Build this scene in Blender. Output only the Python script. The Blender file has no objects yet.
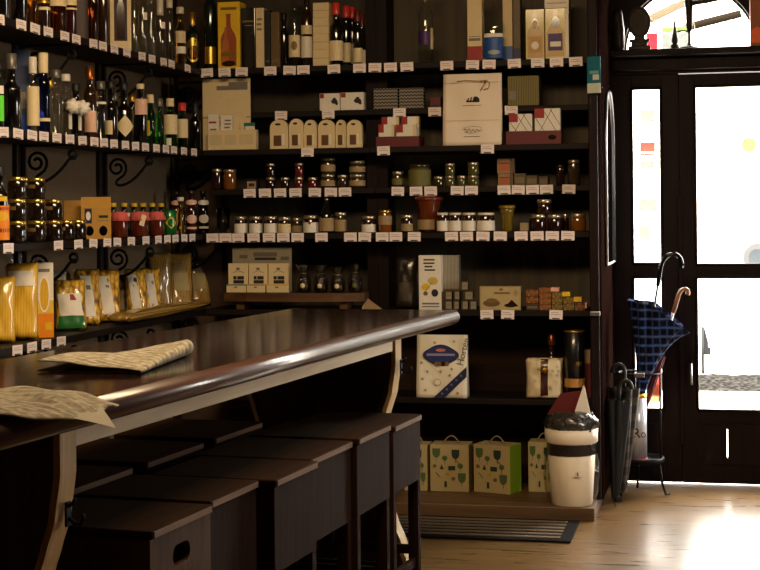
import bpy, bmesh, math, random
from mathutils import Vector, Matrix
random.seed(7)
S = bpy.context.scene
COL = S.collection
PI = math.pi
# ------------------------------------------------------------------ camera model
TH = math.radians(12.4); FPX = 1550.0; ROLL = 0.010; CAMZ = 1.43; HX, HY = 380.0, 211.0
FW = Vector((-math.sin(TH), math.cos(TH), 0)); RT = Vector((math.cos(TH), math.sin(TH), 0)); UP = Vector((0, 0, 1))
def ray(px, py):
    u, v = px - HX, py - HY
    u2, v2 = u - ROLL * v, v + ROLL * u
    return FW + RT * (u2 / FPX) - UP * (v2 / FPX)
O = Vector((0, 0, CAMZ))
def onY(px, py, Y): d = ray(px, py); return O + d * (Y / d.y)
def onX(px, py, X): d = ray(px, py); return O + d * (X / d.x)
def onZ(px, py, z): d = ray(px, py); return O + d * ((z - CAMZ) / d.z)
def depth(p): return (Vector(p) - O).dot(FW)
cam_d = bpy.data.cameras.new('camera'); cam = bpy.data.objects.new('camera', cam_d); COL.objects.link(cam)
r2 = RT * math.cos(ROLL) - UP * math.sin(ROLL); u2 = UP * math.cos(ROLL) + RT * math.sin(ROLL)
cam.matrix_world = Matrix((r2, u2, -FW)).transposed().to_4x4()
cam.location = O
cam_d.sensor_width = 36; cam_d.lens = FPX / 760 * 36; cam_d.shift_y = -(285 - HY) / 760
cam_d.clip_start = .05; cam_d.clip_end = 200
S.camera = cam
# ------------------------------------------------------------------ materials
def lin(c):
    return tuple(((x / 255 / 12.92) if x / 255 <= .04045 else ((x / 255 + .055) / 1.055) ** 2.4) for x in c) + (1,)
def newmat(n):
    m = bpy.data.materials.new(n); m.use_nodes = True
    return m, m.node_tree.nodes, m.node_tree.links, m.node_tree.nodes['Principled BSDF']
MC = {}
def mat(n, c=(128, 128, 128), rough=.6, metal=0, coat=0, var=.12, scale=30, bump=0, trans=0, ior=1.45, spec=.5):
    """plain colour with a little procedural mottling"""
    if n in MC: return MC[n]
    m, N, L, b = newmat(n)
    b.inputs['Roughness'].default_value = rough; b.inputs['Metallic'].default_value = metal
    b.inputs['Coat Weight'].default_value = coat; b.inputs['Coat Roughness'].default_value = .08
    b.inputs['Transmission Weight'].default_value = trans; b.inputs['IOR'].default_value = ior
    b.inputs['Specular IOR Level'].default_value = spec
    col = lin(c)
    tc = N.new('ShaderNodeTexCoord'); nz = N.new('ShaderNodeTexNoise'); nz.inputs['Scale'].default_value = scale; nz.inputs['Detail'].default_value = 4
    L.new(tc.outputs['Object'], nz.inputs['Vector'])
    mx = N.new('ShaderNodeMix'); mx.data_type = 'RGBA'
    mx.inputs[6].default_value = tuple(x * (1 - var) for x in col[:3]) + (1,)
    mx.inputs[7].default_value = tuple(min(1, x * (1 + var)) for x in col[:3]) + (1,)
    L.new(nz.outputs['Fac'], mx.inputs[0]); L.new(mx.outputs[2], b.inputs['Base Color'])
    if bump:
        bp = N.new('ShaderNodeBump'); bp.inputs['Strength'].default_value = bump; bp.inputs['Distance'].default_value = .01
        L.new(nz.outputs['Fac'], bp.inputs['Height']); L.new(bp.outputs['Normal'], b.inputs['Normal'])
    MC[n] = m; return m
def ramp2(N, L, fac, stops):
    r = N.new('ShaderNodeValToRGB'); e = r.color_ramp.elements
    e[0].position, e[0].color = stops[0][0], lin(stops[0][1]); e[1].position, e[1].color = stops[-1][0], lin(stops[-1][1])
    for p, c in stops[1:-1]:
        x = e.new(p); x.color = lin(c)
    L.new(fac, r.inputs['Fac']); return r
def wood(n, c1, c2, rough=.4, axis='Y', scale=1.0, coat=0, bump=.05, spec=.5):
    if n in MC: return MC[n]
    m, N, L, b = newmat(n)
    tc = N.new('ShaderNodeTexCoord'); mp = N.new('ShaderNodeMapping')
    s = {'X': (1.5, 22, 22), 'Y': (22, 1.5, 22), 'Z': (22, 22, 1.5)}[axis]
    mp.inputs['Scale'].default_value = tuple(x * scale for x in s)
    L.new(tc.outputs['Object'], mp.inputs['Vector'])
    nz = N.new('ShaderNodeTexNoise'); nz.inputs['Scale'].default_value = 2.2; nz.inputs['Detail'].default_value = 7; nz.inputs['Distortion'].default_value = .7
    L.new(mp.outputs['Vector'], nz.inputs['Vector'])
    r = ramp2(N, L, nz.outputs['Fac'], [(.3, c1), (.72, c2)])
    L.new(r.outputs['Color'], b.inputs['Base Color'])
    b.inputs['Roughness'].default_value = rough; b.inputs['Coat Weight'].default_value = coat; b.inputs['Coat Roughness'].default_value = .12
    b.inputs['Specular IOR Level'].default_value = spec
    bp = N.new('ShaderNodeBump'); bp.inputs['Strength'].default_value = bump; bp.inputs['Distance'].default_value = .004
    L.new(nz.outputs['Fac'], bp.inputs['Height']); L.new(bp.outputs['Normal'], b.inputs['Normal'])
    MC[n] = m; return m
def glass(n, c, rough=.03):
    return mat(n, c, rough, trans=1, var=.03, ior=1.42)
def film(n, tint=(255, 255, 255), fac=.12, rough=.12, bump=0):
    """thin clear sheet: see-through with a gloss"""
    if n in MC: return MC[n]
    m, N, L, b = newmat(n); N.remove(b)
    out = N['Material Output']
    t = N.new('ShaderNodeBsdfTransparent'); t.inputs['Color'].default_value = lin(tint)
    g = N.new('ShaderNodeBsdfGlossy'); g.inputs['Roughness'].default_value = rough
    lw = N.new('ShaderNodeLayerWeight'); lw.inputs['Blend'].default_value = .5
    pw = N.new('ShaderNodeMath'); pw.operation = 'POWER'; pw.inputs[1].default_value = 3.5; L.new(lw.outputs['Facing'], pw.inputs[0])
    f = N.new('ShaderNodeMath'); f.operation = 'MULTIPLY'; f.inputs[1].default_value = .55; L.new(pw.outputs[0], f.inputs[0])
    ma = N.new('ShaderNodeMath'); ma.operation = 'ADD'; ma.inputs[1].default_value = fac; ma.use_clamp = True
    x = N.new('ShaderNodeMixShader')
    L.new(f.outputs[0], ma.inputs[0]); L.new(ma.outputs[0], x.inputs[0]); L.new(t.outputs[0], x.inputs[1]); L.new(g.outputs[0], x.inputs[2])
    if bump:
        nz = N.new('ShaderNodeTexNoise'); nz.inputs['Scale'].default_value = 25; nz.inputs['Detail'].default_value = 5
        tc = N.new('ShaderNodeTexCoord'); L.new(tc.outputs['Object'], nz.inputs['Vector'])
        bp = N.new('ShaderNodeBump'); bp.inputs['Strength'].default_value = bump; bp.inputs['Distance'].default_value = .02
        L.new(nz.outputs['Fac'], bp.inputs['Height']); L.new(bp.outputs['Normal'], g.inputs['Normal'])
    L.new(x.outputs[0], out.inputs['Surface']); MC[n] = m; return m
def translucent(n, c):
    if n in MC: return MC[n]
    m, N, L, b = newmat(n); N.remove(b)
    t = N.new('ShaderNodeBsdfTranslucent'); d = N.new('ShaderNodeBsdfDiffuse')
    nz = N.new('ShaderNodeTexNoise'); nz.inputs['Scale'].default_value = 40
    tc = N.new('ShaderNodeTexCoord'); L.new(tc.outputs['Object'], nz.inputs['Vector'])
    c2 = tuple(int(x * .9) for x in c)
    r = ramp2(N, L, nz.outputs['Fac'], [(.3, c2), (.7, c)])
    L.new(r.outputs[0], t.inputs['Color']); L.new(r.outputs[0], d.inputs['Color'])
    a = N.new('ShaderNodeMixShader'); a.inputs[0].default_value = .5
    L.new(t.outputs[0], a.inputs[1]); L.new(d.outputs[0], a.inputs[2]); L.new(a.outputs[0], N['Material Output'].inputs['Surface'])
    MC[n] = m; return m
def striped(n, c1, c2, scale, axis='Z', rough=.5, kind='wave', coat=0, dist=.0):
    if n in MC: return MC[n]
    m, N, L, b = newmat(n)
    tc = N.new('ShaderNodeTexCoord')
    w = N.new('ShaderNodeTexWave'); w.bands_direction = axis; w.inputs['Scale'].default_value = scale; w.inputs['Distortion'].default_value = dist
    w.inputs['Detail'].default_value = 2; w.inputs['Detail Scale'].default_value = 2
    L.new(tc.outputs['Object'], w.inputs['Vector'])
    r = ramp2(N, L, w.outputs['Fac'], [(.35, c1), (.65, c2)]); L.new(r.outputs[0], b.inputs['Base Color'])
    b.inputs['Roughness'].default_value = rough; b.inputs['Coat Weight'].default_value = coat; b.inputs['Coat Roughness'].default_value = .1
    MC[n] = m; return m
def cells(n, c1, c2, c3, scale, rough=.45, coat=.6, stretch=(1, 1, 1), bump=.4):
    if n in MC: return MC[n]
    m, N, L, b = newmat(n)
    tc = N.new('ShaderNodeTexCoord'); mp = N.new('ShaderNodeMapping'); mp.inputs['Scale'].default_value = stretch
    L.new(tc.outputs['Object'], mp.inputs['Vector'])
    v = N.new('ShaderNodeTexVoronoi'); v.inputs['Scale'].default_value = scale; L.new(mp.outputs[0], v.inputs['Vector'])
    r = ramp2(N, L, v.outputs['Distance'], [(.0, c1), (.4, c2), (.85, c3)]); L.new(r.outputs[0], b.inputs['Base Color'])
    bp = N.new('ShaderNodeBump'); bp.inputs['Strength'].default_value = bump; bp.inputs['Distance'].default_value = .006; bp.invert = True
    L.new(v.outputs['Distance'], bp.inputs['Height']); L.new(bp.outputs[0], b.inputs['Normal'])
    b.inputs['Roughness'].default_value = rough; b.inputs['Coat Weight'].default_value = coat; b.inputs['Coat Roughness'].default_value = .12
    MC[n] = m; return m
# ------------------------------------------------------------------ mesh building
class MB:
    def __init__(s): s.bm = bmesh.new(); s.mats = []
    def _mi(s, m):
        if m not in s.mats: s.mats.append(m)
        return s.mats.index(m)
    def _fin(s, faces, m, smooth=False):
        i = s._mi(m)
        for f in faces: f.material_index = i; f.smooth = smooth
    def box(s, c, d, m, rot=None, bev=0):
        r = bmesh.ops.create_cube(s.bm, size=1)
        vs = r['verts']; M = Matrix.Translation(c) @ (rot.to_4x4() if rot else Matrix()) @ Matrix.Diagonal((*d, 1))
        bmesh.ops.transform(s.bm, matrix=M, verts=vs)
        fs = list({f for v in vs for f in v.link_faces})
        if bev:
            es = list({e for v in vs for e in v.link_edges})
            i = s._mi(m)
            for f in fs: f.material_index = i
            bmesh.ops.bevel(s.bm, geom=es, offset=bev, segments=2, affect='EDGES', profile=.5, clamp_overlap=True)
            return s
        s._fin(fs, m); return s
    def lo(s, a, b, m, bev=0):
        a, b = Vector(a), Vector(b); return s.box((a + b) / 2, tuple(b - a), m, bev=bev)
    def lathe(s, prof, m, seg=20, c=(0, 0, 0), a0=0, a1=2 * PI, sy=1, smooth=True, mod=None, M=None, cap=True):
        full = abs(a1 - a0 - 2 * PI) < 1e-6
        n = seg if full else seg + 1
        rings = []
        for k, (r, z) in enumerate(prof):
            ring = []
            for i in range(n):
                a = a0 + (a1 - a0) * i / seg
                rr = r * (mod(a, k, z) if mod else 1)
                p = Vector((c[0] + rr * math.cos(a), c[1] + rr * math.sin(a) * sy, c[2] + z))
                if M: p = M @ p
                ring.append(s.bm.verts.new(p))
            rings.append(ring)
        fs = []
        for A, B in zip(rings, rings[1:]):
            for i in range(seg):
                j = (i + 1) % n
                try: fs.append(s.bm.faces.new((A[i], A[j], B[j], B[i])))
                except ValueError: pass
        if full and cap:
            for ring, rev in ((rings[0], True), (rings[-1], False)):
                try: fs.append(s.bm.faces.new(ring[::-1] if rev else ring))
                except ValueError: pass
        s._fin(fs, m, smooth)
        for f in fs:
            if len(f.verts) > 4: f.smooth = False
        return s
    def cyl(s, p, q, r, m, seg=12, r2=None):
        p, q = Vector(p), Vector(q); d = q - p
        M = Matrix.Translation(p) @ d.to_track_quat('Z', 'Y').to_matrix().to_4x4()
        return s.lathe([(r, 0), (r2 if r2 is not None else r, d.length)], m, seg, M=M)
    def tube(s, pts, r, m, seg=8, closed=False):
        pts = [Vector(p) for p in pts]; n = len(pts); rings = []
        up = Vector((0, 0, 1)); prev = None
        for i, p in enumerate(pts):
            a = pts[(i - 1) % n] if closed or i else pts[i]; b = pts[(i + 1) % n] if closed or i < n - 1 else pts[i]
            t = (b - a).normalized()
            if prev is None:
                x = t.cross(up) if abs(t.dot(up)) < .95 else t.cross(Vector((1, 0, 0)))
            else: x = prev - t * prev.dot(t)
            x.normalize(); prev = x; y = t.cross(x)
            rr = r[i] if isinstance(r, (list, tuple)) else r
            rings.append([s.bm.verts.new(p + x * rr * math.cos(2 * PI * k / seg) + y * rr * math.sin(2 * PI * k / seg)) for k in range(seg)])
        fs = []
        for i in range(n if closed else n - 1):
            A, B = rings[i], rings[(i + 1) % n]
            for k in range(seg): fs.append(s.bm.faces.new((A[k], A[(k + 1) % seg], B[(k + 1) % seg], B[k])))
        if not closed: fs.append(s.bm.faces.new(rings[0][::-1])); fs.append(s.bm.faces.new(rings[-1]))
        s._fin(fs, m, True); return s
    def prism(s, pts, n, m, side=None, smooth_side=False):
        """closed outline pts (3D) pushed by vector n"""
        n = Vector(n); A = [s.bm.verts.new(Vector(p)) for p in pts]; B = [s.bm.verts.new(Vector(p) + n) for p in pts]
        f = [s.bm.faces.new(A), s.bm.faces.new(B[::-1])]
        k = len(pts); sd = [s.bm.faces.new((A[i], B[i], B[(i + 1) % k], A[(i + 1) % k])) for i in range(k)]
        s._fin(f, m); s._fin(sd, side or m, smooth_side); return s
    def grid(s, fn, nu, nv, m, smooth=True):
        V = [[s.bm.verts.new(Vector(fn(i / nu, j / nv))) for j in range(nv + 1)] for i in range(nu + 1)]
        fs = [s.bm.faces.new((V[i][j], V[i + 1][j], V[i + 1][j + 1], V[i][j + 1])) for i in range(nu) for j in range(nv)]
        s._fin(fs, m, smooth); return s
    def holed(s, outer, inner, n, m):
        """plate with a hole: outlines in one plane, pushed by n"""
        n = Vector(n); fs = []
        rings = []
        for off in (Vector(), n):
            o = [s.bm.verts.new(Vector(p) + off) for p in outer]; i = [s.bm.verts.new(Vector(p) + off) for p in inner]
            es = [s.bm.edges.new((r[k], r[(k + 1) % len(r)])) for r in (o, i) for k in range(len(r))]
            g = bmesh.ops.triangle_fill(s.bm, edges=es, use_beauty=True)
            fs += [x for x in g['geom'] if isinstance(x, bmesh.types.BMFace)]
            rings.append((o, i))
        for A, B in zip(rings[0], rings[1]):
            k = len(A); fs += [s.bm.faces.new((A[q], B[q], B[(q + 1) % k], A[(q + 1) % k])) for q in range(k)]
        s._fin(fs, m); return s
    def build(s, name, parent=None, loc=None, rz=0, recalc=True):
        if recalc: bmesh.ops.recalc_face_normals(s.bm, faces=s.bm.faces[:])
        me = bpy.data.meshes.new(name); s.bm.to_mesh(me); s.bm.free()
        for m in s.mats: me.materials.append(m)
        o = bpy.data.objects.new(name, me); COL.objects.link(o)
        if parent: o.parent = parent
        if loc is not None: o.location = loc
        if rz: o.rotation_euler = (0, 0, rz)
        return o
def tag(o, label, cat, group=None, kind=None):
    if label: o['label'] = label
    if cat: o['category'] = cat
    if group: o['group'] = group
    if kind: o['kind'] = kind
    return o
def struct(o, label=None, cat=None):
    o['kind'] = 'structure'
    if label: o['label'] = label
    if cat: o['category'] = cat
    return o
def empty(name, loc, label, cat, rz=0, group=None):
    o = bpy.data.objects.new(name, None); COL.objects.link(o); o.location = loc; o.rotation_euler = (0, 0, rz); o.empty_display_size = .05
    return tag(o, label, cat, group)
def clone(root, loc, rz, label, group=None, name=None):
    c = root.copy(); COL.objects.link(c); c.location = loc; c.rotation_euler = (0, 0, rz)
    if label: c['label'] = label
    if group: c['group'] = group
    for ch in list(root.children):
        d = ch.copy(); COL.objects.link(d); d.parent = c
        for g in list(ch.children):
            e = g.copy(); COL.objects.link(e); e.parent = d
    return c
def text(body, size, m, parent, M, name='lettering', extrude=.0004, align='CENTER'):
    cu = bpy.data.curves.new(name, 'FONT'); cu.body = body; cu.size = size; cu.extrude = extrude; cu.align_x = align; cu.align_y = 'CENTER'
    tmp = bpy.data.objects.new('tmp', cu); COL.objects.link(tmp)
    dg = bpy.context.evaluated_depsgraph_get(); me = bpy.data.meshes.new_from_object(tmp.evaluated_get(dg))
    bpy.data.objects.remove(tmp); me.materials.clear(); me.materials.append(m)
    o = bpy.data.objects.new(name, me); COL.objects.link(o); o.parent = parent; o.matrix_local = M; return o
ORD = 'first second third fourth fifth sixth seventh eighth ninth tenth eleventh twelfth thirteenth fourteenth fifteenth sixteenth seventeenth eighteenth nineteenth twentieth'.split()
def rotE(x=0, y=0, z=0):
    from mathutils import Euler
    return Euler((x, y, z)).to_matrix()
# ------------------------------------------------------------------ shared materials
M_frame = wood('dark_joinery', (20, 11, 10), (34, 20, 17), .55, 'Z', .6, spec=.12)
M_shelf = wood('shelf_wood', (15, 8, 6), (28, 16, 11), .6, 'X', .6, spec=.2)
M_shelfY = wood('shelf_wood_side', (15, 8, 6), (28, 16, 11), .6, 'Y', .6, spec=.2)
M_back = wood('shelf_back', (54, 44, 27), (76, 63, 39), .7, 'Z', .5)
M_wall = mat('limewash', (112, 94, 73), .9, var=.12, scale=9, bump=.25)
M_wallD = mat('dark_plaster', (70, 52, 40), .9, var=.12, scale=9, bump=.2)
M_ceil = mat('ceiling_paint', (165, 150, 128), .9)
M_iron = mat('wrought_iron', (12, 11, 11), .6, metal=.0, spec=.2)
M_chrome = mat('chrome', (210, 210, 215), .15, metal=1)
M_steel = mat('brushed_steel', (160, 160, 165), .35, metal=1)
M_top = wood('varnished_top', (19, 9, 5), (38, 20, 11), .13, 'Y', .45, coat=0, bump=.012, spec=.4)
M_nose = wood('varnished_edge', (52, 24, 13), (88, 46, 26), .42, 'Y', .5, coat=1, bump=.16)
M_nose.node_tree.nodes['Principled BSDF'].inputs['Coat Roughness'].default_value = .2
M_pale = wood('pale_pine', (204, 178, 142), (240, 220, 186), .55, 'Y', .6)
M_paleZ = wood('pale_pine_upright', (190, 152, 100), (232, 198, 146), .5, 'Z', .6)
M_panel = wood('brown_panel', (44, 27, 16), (72, 46, 28), .55, 'Z', .5)
M_stool = wood('stool_wood', (28, 15, 10), (47, 28, 18), .65, 'Z', .6, spec=.04)
M_stoolY = wood('stool_top_wood', (30, 18, 8), (50, 31, 15), .7, 'Y', .6, spec=.03)
M_stoolL = wood('stool_light_wood', (56, 35, 20), (84, 55, 32), .6, 'Z', .6, spec=.15)
M_black = mat('black', (14, 13, 14), .5)
M_white = mat('white_paper', (236, 226, 214), .7, var=.04)
M_cream = mat('cream_card', (222, 198, 152), .65, var=.06)
M_pinkw = mat('tag_paper', (242, 224, 218), .6, var=.05)
M_ink = mat('print_ink', (40, 34, 32), .7)
M_grey = mat('print_grey', (120, 112, 104), .7)
M_gold = mat('gold_foil', (196, 150, 62), .3, metal=.85)
M_red = mat('print_red', (150, 26, 26), .55)
M_maroon = mat('maroon_card', (96, 20, 22), .55)
M_blue = mat('print_blue', (30, 78, 150), .45)
M_navy = mat('navy', (22, 26, 66), .5)
M_green = mat('print_green', (40, 110, 50), .5)
M_yellow = mat('print_yellow', (232, 186, 30), .5)
M_orange = mat('print_orange', (236, 138, 22), .5)
M_purple = mat('print_purple', (64, 28, 88), .5)
# ------------------------------------------------------------------ key planes
XS, XW = -2.525, -2.805          # side-wall shelf front, side wall face
YF, YW, YD = 7.37, 7.74, 8.15    # back shelf front, back wall face, door wall face
XE = -.607                       # end of the back shelving
CEIL = 3.05
# ------------------------------------------------------------------ floor, walls
def floor_mat():
    m, N, L, b = newmat('floor_planks')
    tc = N.new('ShaderNodeTexCoord'); mp = N.new('ShaderNodeMapping'); mp.inputs['Rotation'].default_value = (0, 0, math.radians(0))
    L.new(tc.outputs['Object'], mp.inputs[0])
    br = N.new('ShaderNodeTexBrick'); br.inputs['Scale'].default_value = 1; br.inputs['Brick Width'].default_value = 1.25; br.inputs['Row Height'].default_value = .19
    br.inputs['Mortar Size'].default_value = .0016; br.inputs['Mortar Smooth'].default_value = .3; br.inputs['Bias'].default_value = 0
    br.inputs['Color1'].default_value = (.42, .42, .42, 1); br.inputs['Color2'].default_value = (.62, .62, .62, 1); br.inputs['Mortar'].default_value = (.1, .1, .1, 1)
    L.new(mp.outputs[0], br.inputs['Vector'])
    m2 = N.new('ShaderNodeMapping'); m2.inputs['Scale'].default_value = (2.2, 24, 1); L.new(tc.outputs['Object'], m2.inputs[0])
    nz = N.new('ShaderNodeTexNoise'); nz.inputs['Scale'].default_value = 1.6; nz.inputs['Detail'].default_value = 8; nz.inputs['Distortion'].default_value = .9
    L.new(m2.outputs[0], nz.inputs['Vector'])
    r = ramp2(N, L, nz.outputs['Fac'], [(.28, (76, 52, 26)), (.55, (116, 86, 47)), (.8, (146, 112, 66))])
    mx = N.new('ShaderNodeMix'); mx.data_type = 'RGBA'; mx.blend_type = 'OVERLAY'; mx.inputs[0].default_value = .55
    L.new(r.outputs[0], mx.inputs[6]); L.new(br.outputs['Color'], mx.inputs[7]); L.new(mx.outputs[2], b.inputs['Base Color'])
    rr = N.new('ShaderNodeMapRange'); rr.inputs[3].default_value = .23; rr.inputs[4].default_value = .35; b.inputs['Specular IOR Level'].default_value = 1.0
    L.new(nz.outputs['Fac'], rr.inputs[0]); L.new(rr.outputs[0], b.inputs['Roughness'])
    bp = N.new('ShaderNodeBump'); bp.inputs['Strength'].default_value = .03; bp.inputs['Distance'].default_value = .004
    L.new(nz.outputs['Fac'], bp.inputs['Height']); L.new(bp.outputs[0], b.inputs['Normal'])
    return m
XR, YN = 1.9, -2.2
struct(MB().lo((XW - .15, YN - .15, -.08), (XR + .15, YD + .1, 0), floor_mat()).build('floor'))
struct(MB().lo((XW - .15, YN - .15, CEIL), (XR + .15, YD + .3, CEIL + .1), M_ceil).build('ceiling'))
struct(MB().lo((XW - .15, YN - .15, 0), (XW, YW + .5, CEIL), M_wall).build('wall_left'))
WY0, WY1, WZ0, WZ1 = 5.55, 6.05, 1.15, 2.25
wr = MB(); wr.lo((XR, YN - .15, 0), (XR + .15, WY0, CEIL), M_wall); wr.lo((XR, WY1, 0), (XR + .15, YD + .3, CEIL), M_wall); wr.lo((XR, WY0, 0), (XR + .15, WY1, WZ0), M_wall); wr.lo((XR, WY0, WZ1), (XR + .15, WY1, CEIL), M_wall)
struct(wr.build('wall_right'))
struct(MB().lo((XW, YN - .15, 0), (XR, YN, CEIL), M_wall).build('wall_near'))
struct(MB().lo((XW, YW, 0), (XE, YD + .15, CEIL), M_wallD).build('wall_back'))
# ------------------------------------------------------------------ door wall, arched fanlight, two leaves
zpx = lambda px, py, Y=YD: onY(px, py, Y).z
xpx = lambda px, py=200, Y=YD: onY(px, py, Y).x
X0 = -.55
xl, xm, xr = xpx(613), xpx(679.5), xpx(679.5) + .74
z_head = zpx(679, 74); z_sill = zpx(692, 50)
w = MB()
D = .14
acx, ar = xpx(692), 66 / FPX * 8.0
arch = [(acx + ar * math.cos(a), z_sill + ar * math.sin(a)) for a in [PI * k / 28 for k in range(29)]]
top = CEIL
# wall above the sill with the arched hole, as quads fanned to the outline
def wallpoly(pts): w.prism([(x, YD, z) for x, z in pts], (0, D, 0), M_frame)
wallpoly([(XE, z_sill), (acx - ar, z_sill), *arch[::-1][1:15], (acx, top), (XE, top)])
wallpoly([(acx, top), *arch[::-1][14:-1], (acx + ar, z_sill), (XR, z_sill), (XR, top)])
w.lo((XE, YD, 0), (xl, YD + D, z_sill), M_frame)
w.lo((xr, YD, 0), (XR, YD + D, z_sill), M_frame)
w.lo((xl, YD, z_head + .006), (xr, YD + D, z_sill), M_frame)
struct(w.build('wall_door'), 'dark timber wall around the entrance doors with an arched fanlight opening')
# ledge that runs over the doors
struct(MB().lo((X0 + .003, YD - .13, z_sill - .034), (XR - .002, YD - .001, z_sill), M_frame, bev=.006).build('trim_1'), 'dark wooden ledge running over the entrance doors')
struct(MB().lo((X0 + .003, YD - .05, z_head + .02), (XR - .002, YD - .001, z_sill - .036), M_frame, bev=.01).build('trim_2'), 'dark wooden moulding under the ledge above the doors')
M_glass = film('window_glass', (250, 252, 250), .02, .02)
wf = MB()
for a_, b_ in ((WY0, WY0 + .05), (WY1 - .05, WY1), ((WY0 + WY1) / 2 - .02, (WY0 + WY1) / 2 + .02)): wf.lo((XR + .06, a_, WZ0), (XR + .1, b_, WZ1), M_frame)
wf.lo((XR + .06, WY0, WZ0), (XR + .1, WY1, WZ0 + .05), M_frame).lo((XR + .06, WY0, WZ1 - .05), (XR + .1, WY1, WZ1), M_frame)
w2 = struct(wf.build('window_2'), 'side window of the shop')
MB().lo((XR + .078, WY0 + .04, WZ0 + .04), (XR + .082, WY1 - .04, WZ1 - .04), M_glass).build('pane', w2)
wn = MB()
wn.prism([(acx + (ar - .003) * math.cos(PI * k / 28), YD + .05, z_sill + .002 + (ar - .003) * math.sin(PI * k / 28)) for k in range(29)], (0, .005, 0), M_glass)
fan = struct(wn.build('window_1'), 'half-round fanlight over the entrance doors')
fr = MB()
for k in range(28):
    a, b = arch[k], arch[k + 1]
    fr.cyl((a[0], YD + .052, a[1]), (b[0], YD + .052, b[1]), .012, M_frame, 8)
fr.build('window_frame', fan)
# leaves
def leaf(name, label, xa, xb, ga, gb, rows, zb, zt, slit=None):
    Ya, Yb = YD + .03, YD + .075
    m = MB()
    m.lo((xa, Ya, zb), (ga, Yb, zt), M_frame, bev=.004); m.lo((gb, Ya, zb), (xb, Yb, zt), M_frame, bev=.004)
    zs = [zb] + [z for r in rows for z in r] + [zt]
    for q in range(0, len(zs), 2):
        if q == 0 and slit:
            sx, s0, s1 = slit
            m.lo((ga - .002, Ya, zs[0]), (sx - .003, Yb, zs[1]), M_frame); m.lo((sx + .003, Ya, zs[0]), (gb + .002, Yb, zs[1]), M_frame)
            m.lo((sx - .0031, Ya, zs[0]), (sx + .0031, Yb, s0), M_frame); m.lo((sx - .0031, Ya, s1), (sx + .0031, Yb, zs[1]), M_frame)
        else: m.lo((ga - .002, Ya, zs[q]), (gb + .002, Yb, zs[q + 1]), M_frame, bev=.004)
    # raised panel and beading
    pz0, pz1 = zb + .1, rows[0][0] - .07
    if slit:
        m.lo((ga + .03, Ya - .012, pz0), (sx - .004, Ya + .004, pz1), M_frame); m.lo((sx + .004, Ya - .012, pz0), (gb - .03, Ya + .004, pz1), M_frame)
    else: m.lo((ga + .03, Ya - .012, pz0), (gb - .03, Ya + .004, pz1), M_frame, bev=.008)
    o = struct(m.build(name), label)
    for r0, r1 in rows:
        MB().lo((ga - .004, YD + .048, r0 - .004), (gb + .004, YD + .053, r1 + .004), M_glass).build('pane', o)
        bd = MB()
        for a, b in (((ga, r0), (gb, r0)), ((ga, r1), (gb, r1)), ((ga, r0), (ga, r1)), ((gb, r0), (gb, r1))):
            bd.cyl((a[0], Ya, a[1]), (b[0], Ya, b[1]), .008, M_frame, 8)
        bd.build('glazing_bead', o)
    return o
rows = [(zpx(647, 410), zpx(647, 277.5)), (zpx(647, 264), zpx(647, 88))]
zb, zt = .007, z_head
d1 = leaf('door_1', 'narrow dark wooden door leaf with two tall panes and stickers', xl - .012, xm - .0004, xpx(632), xpx(661.5), rows, zb, zt + .02)
d2 = leaf('door_2', 'wide dark wooden door leaf with large panes beside the narrow leaf', xm, xr - .002, xpx(695.5), xpx(695.5) + .58, [(rows[0][0], rows[0][1]), (zpx(700, 265), zpx(700, 86))], zb, zt + .001, (xpx(725), zpx(725, 459), zpx(725, 430)))
# cover strip and small handle on the wide leaf
MB().lo((xm - .01, YD + .02, .2), (xm + .012, YD + .0295, 1.5), M_frame, bev=.004).build('cover_strip', d2)
h = MB(); hp = onY(683, 375, YD)
h.cyl((xm + .05, YD + .03, hp.z + .06), (xm + .05, YD + .005, hp.z + .06), .01, M_iron); h.tube([(xm + .05, YD + .005, hp.z + .06), (xm + .05, YD - .004, hp.z), (xm + .052, YD - .002, hp.z - .05)], .007, M_steel)
h.build('door_handle', d2)
# stickers on the panes (own objects)
def sticker(px, py, wp, hp, m, label, name='window_sticker', Y=YD + .0465, round_=False):
    p = onY(px, py, Y); s = depth(p) / FPX
    b = MB()
    if round_: b.prism([(wp / 2 * s * math.cos(a), 0, hp / 2 * s * math.sin(a)) for a in [2 * PI * k / 24 for k in range(24)]], (0, .0008, 0), m)
    else: b.lo((-wp / 2 * s, 0, -hp / 2 * s), (wp / 2 * s, .0008, hp / 2 * s), m)
    return tag(b.build(name, loc=p), label, 'sticker')
T_red = translucent('sticker_red', (232, 160, 150)); T_pale = translucent('sticker_pale', (240, 230, 226)); T_yel = translucent('sticker_yellow', (246, 224, 192))
T_pink = translucent('sticker_pink', (232, 128, 140)); T_green = translucent('sticker_green', (206, 220, 168))
sticker(647.5, 147, 15, 10, T_red, 'red square sticker high on the narrow door pane')
sticker(647.5, 154.3, 15, 2, T_red, 'thin red strip sticker under the red square one')
sticker(647, 116, 14, 12, T_pale, 'pale sticker above the red square on the narrow door pane')
sticker(647, 165, 14, 8, T_pale, 'pale sticker just below the thin red strip on the door pane')
sticker(648, 205, 17, 12, T_pale, 'pale arched sticker low on the tall narrow pane')
sticker(645, 233, 12, 16, T_pale, 'pale scribbled sticker lowest on the tall narrow pane')
sticker(749, 145, 15, 15, T_yel, 'round yellow sticker on the wide door pane', round_=True)
sticker(640, 318, 9, 10, T_red, 'small red sticker behind the umbrella on the lower narrow pane')
sticker(655, 383, 13, 26, T_red, 'red and yellow poster low on the narrow pane beside the umbrella stand', 'poster')
sticker(654, 393, 13, 18, T_yel, 'yellow card on the narrow pane overlapping the red poster', Y=YD + .0455)
sticker(652, 41.5, 11, 17, T_pink, 'pink card standing in the fanlight beside the carved plaque', 'window_card', Y=YD + .047)
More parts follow.
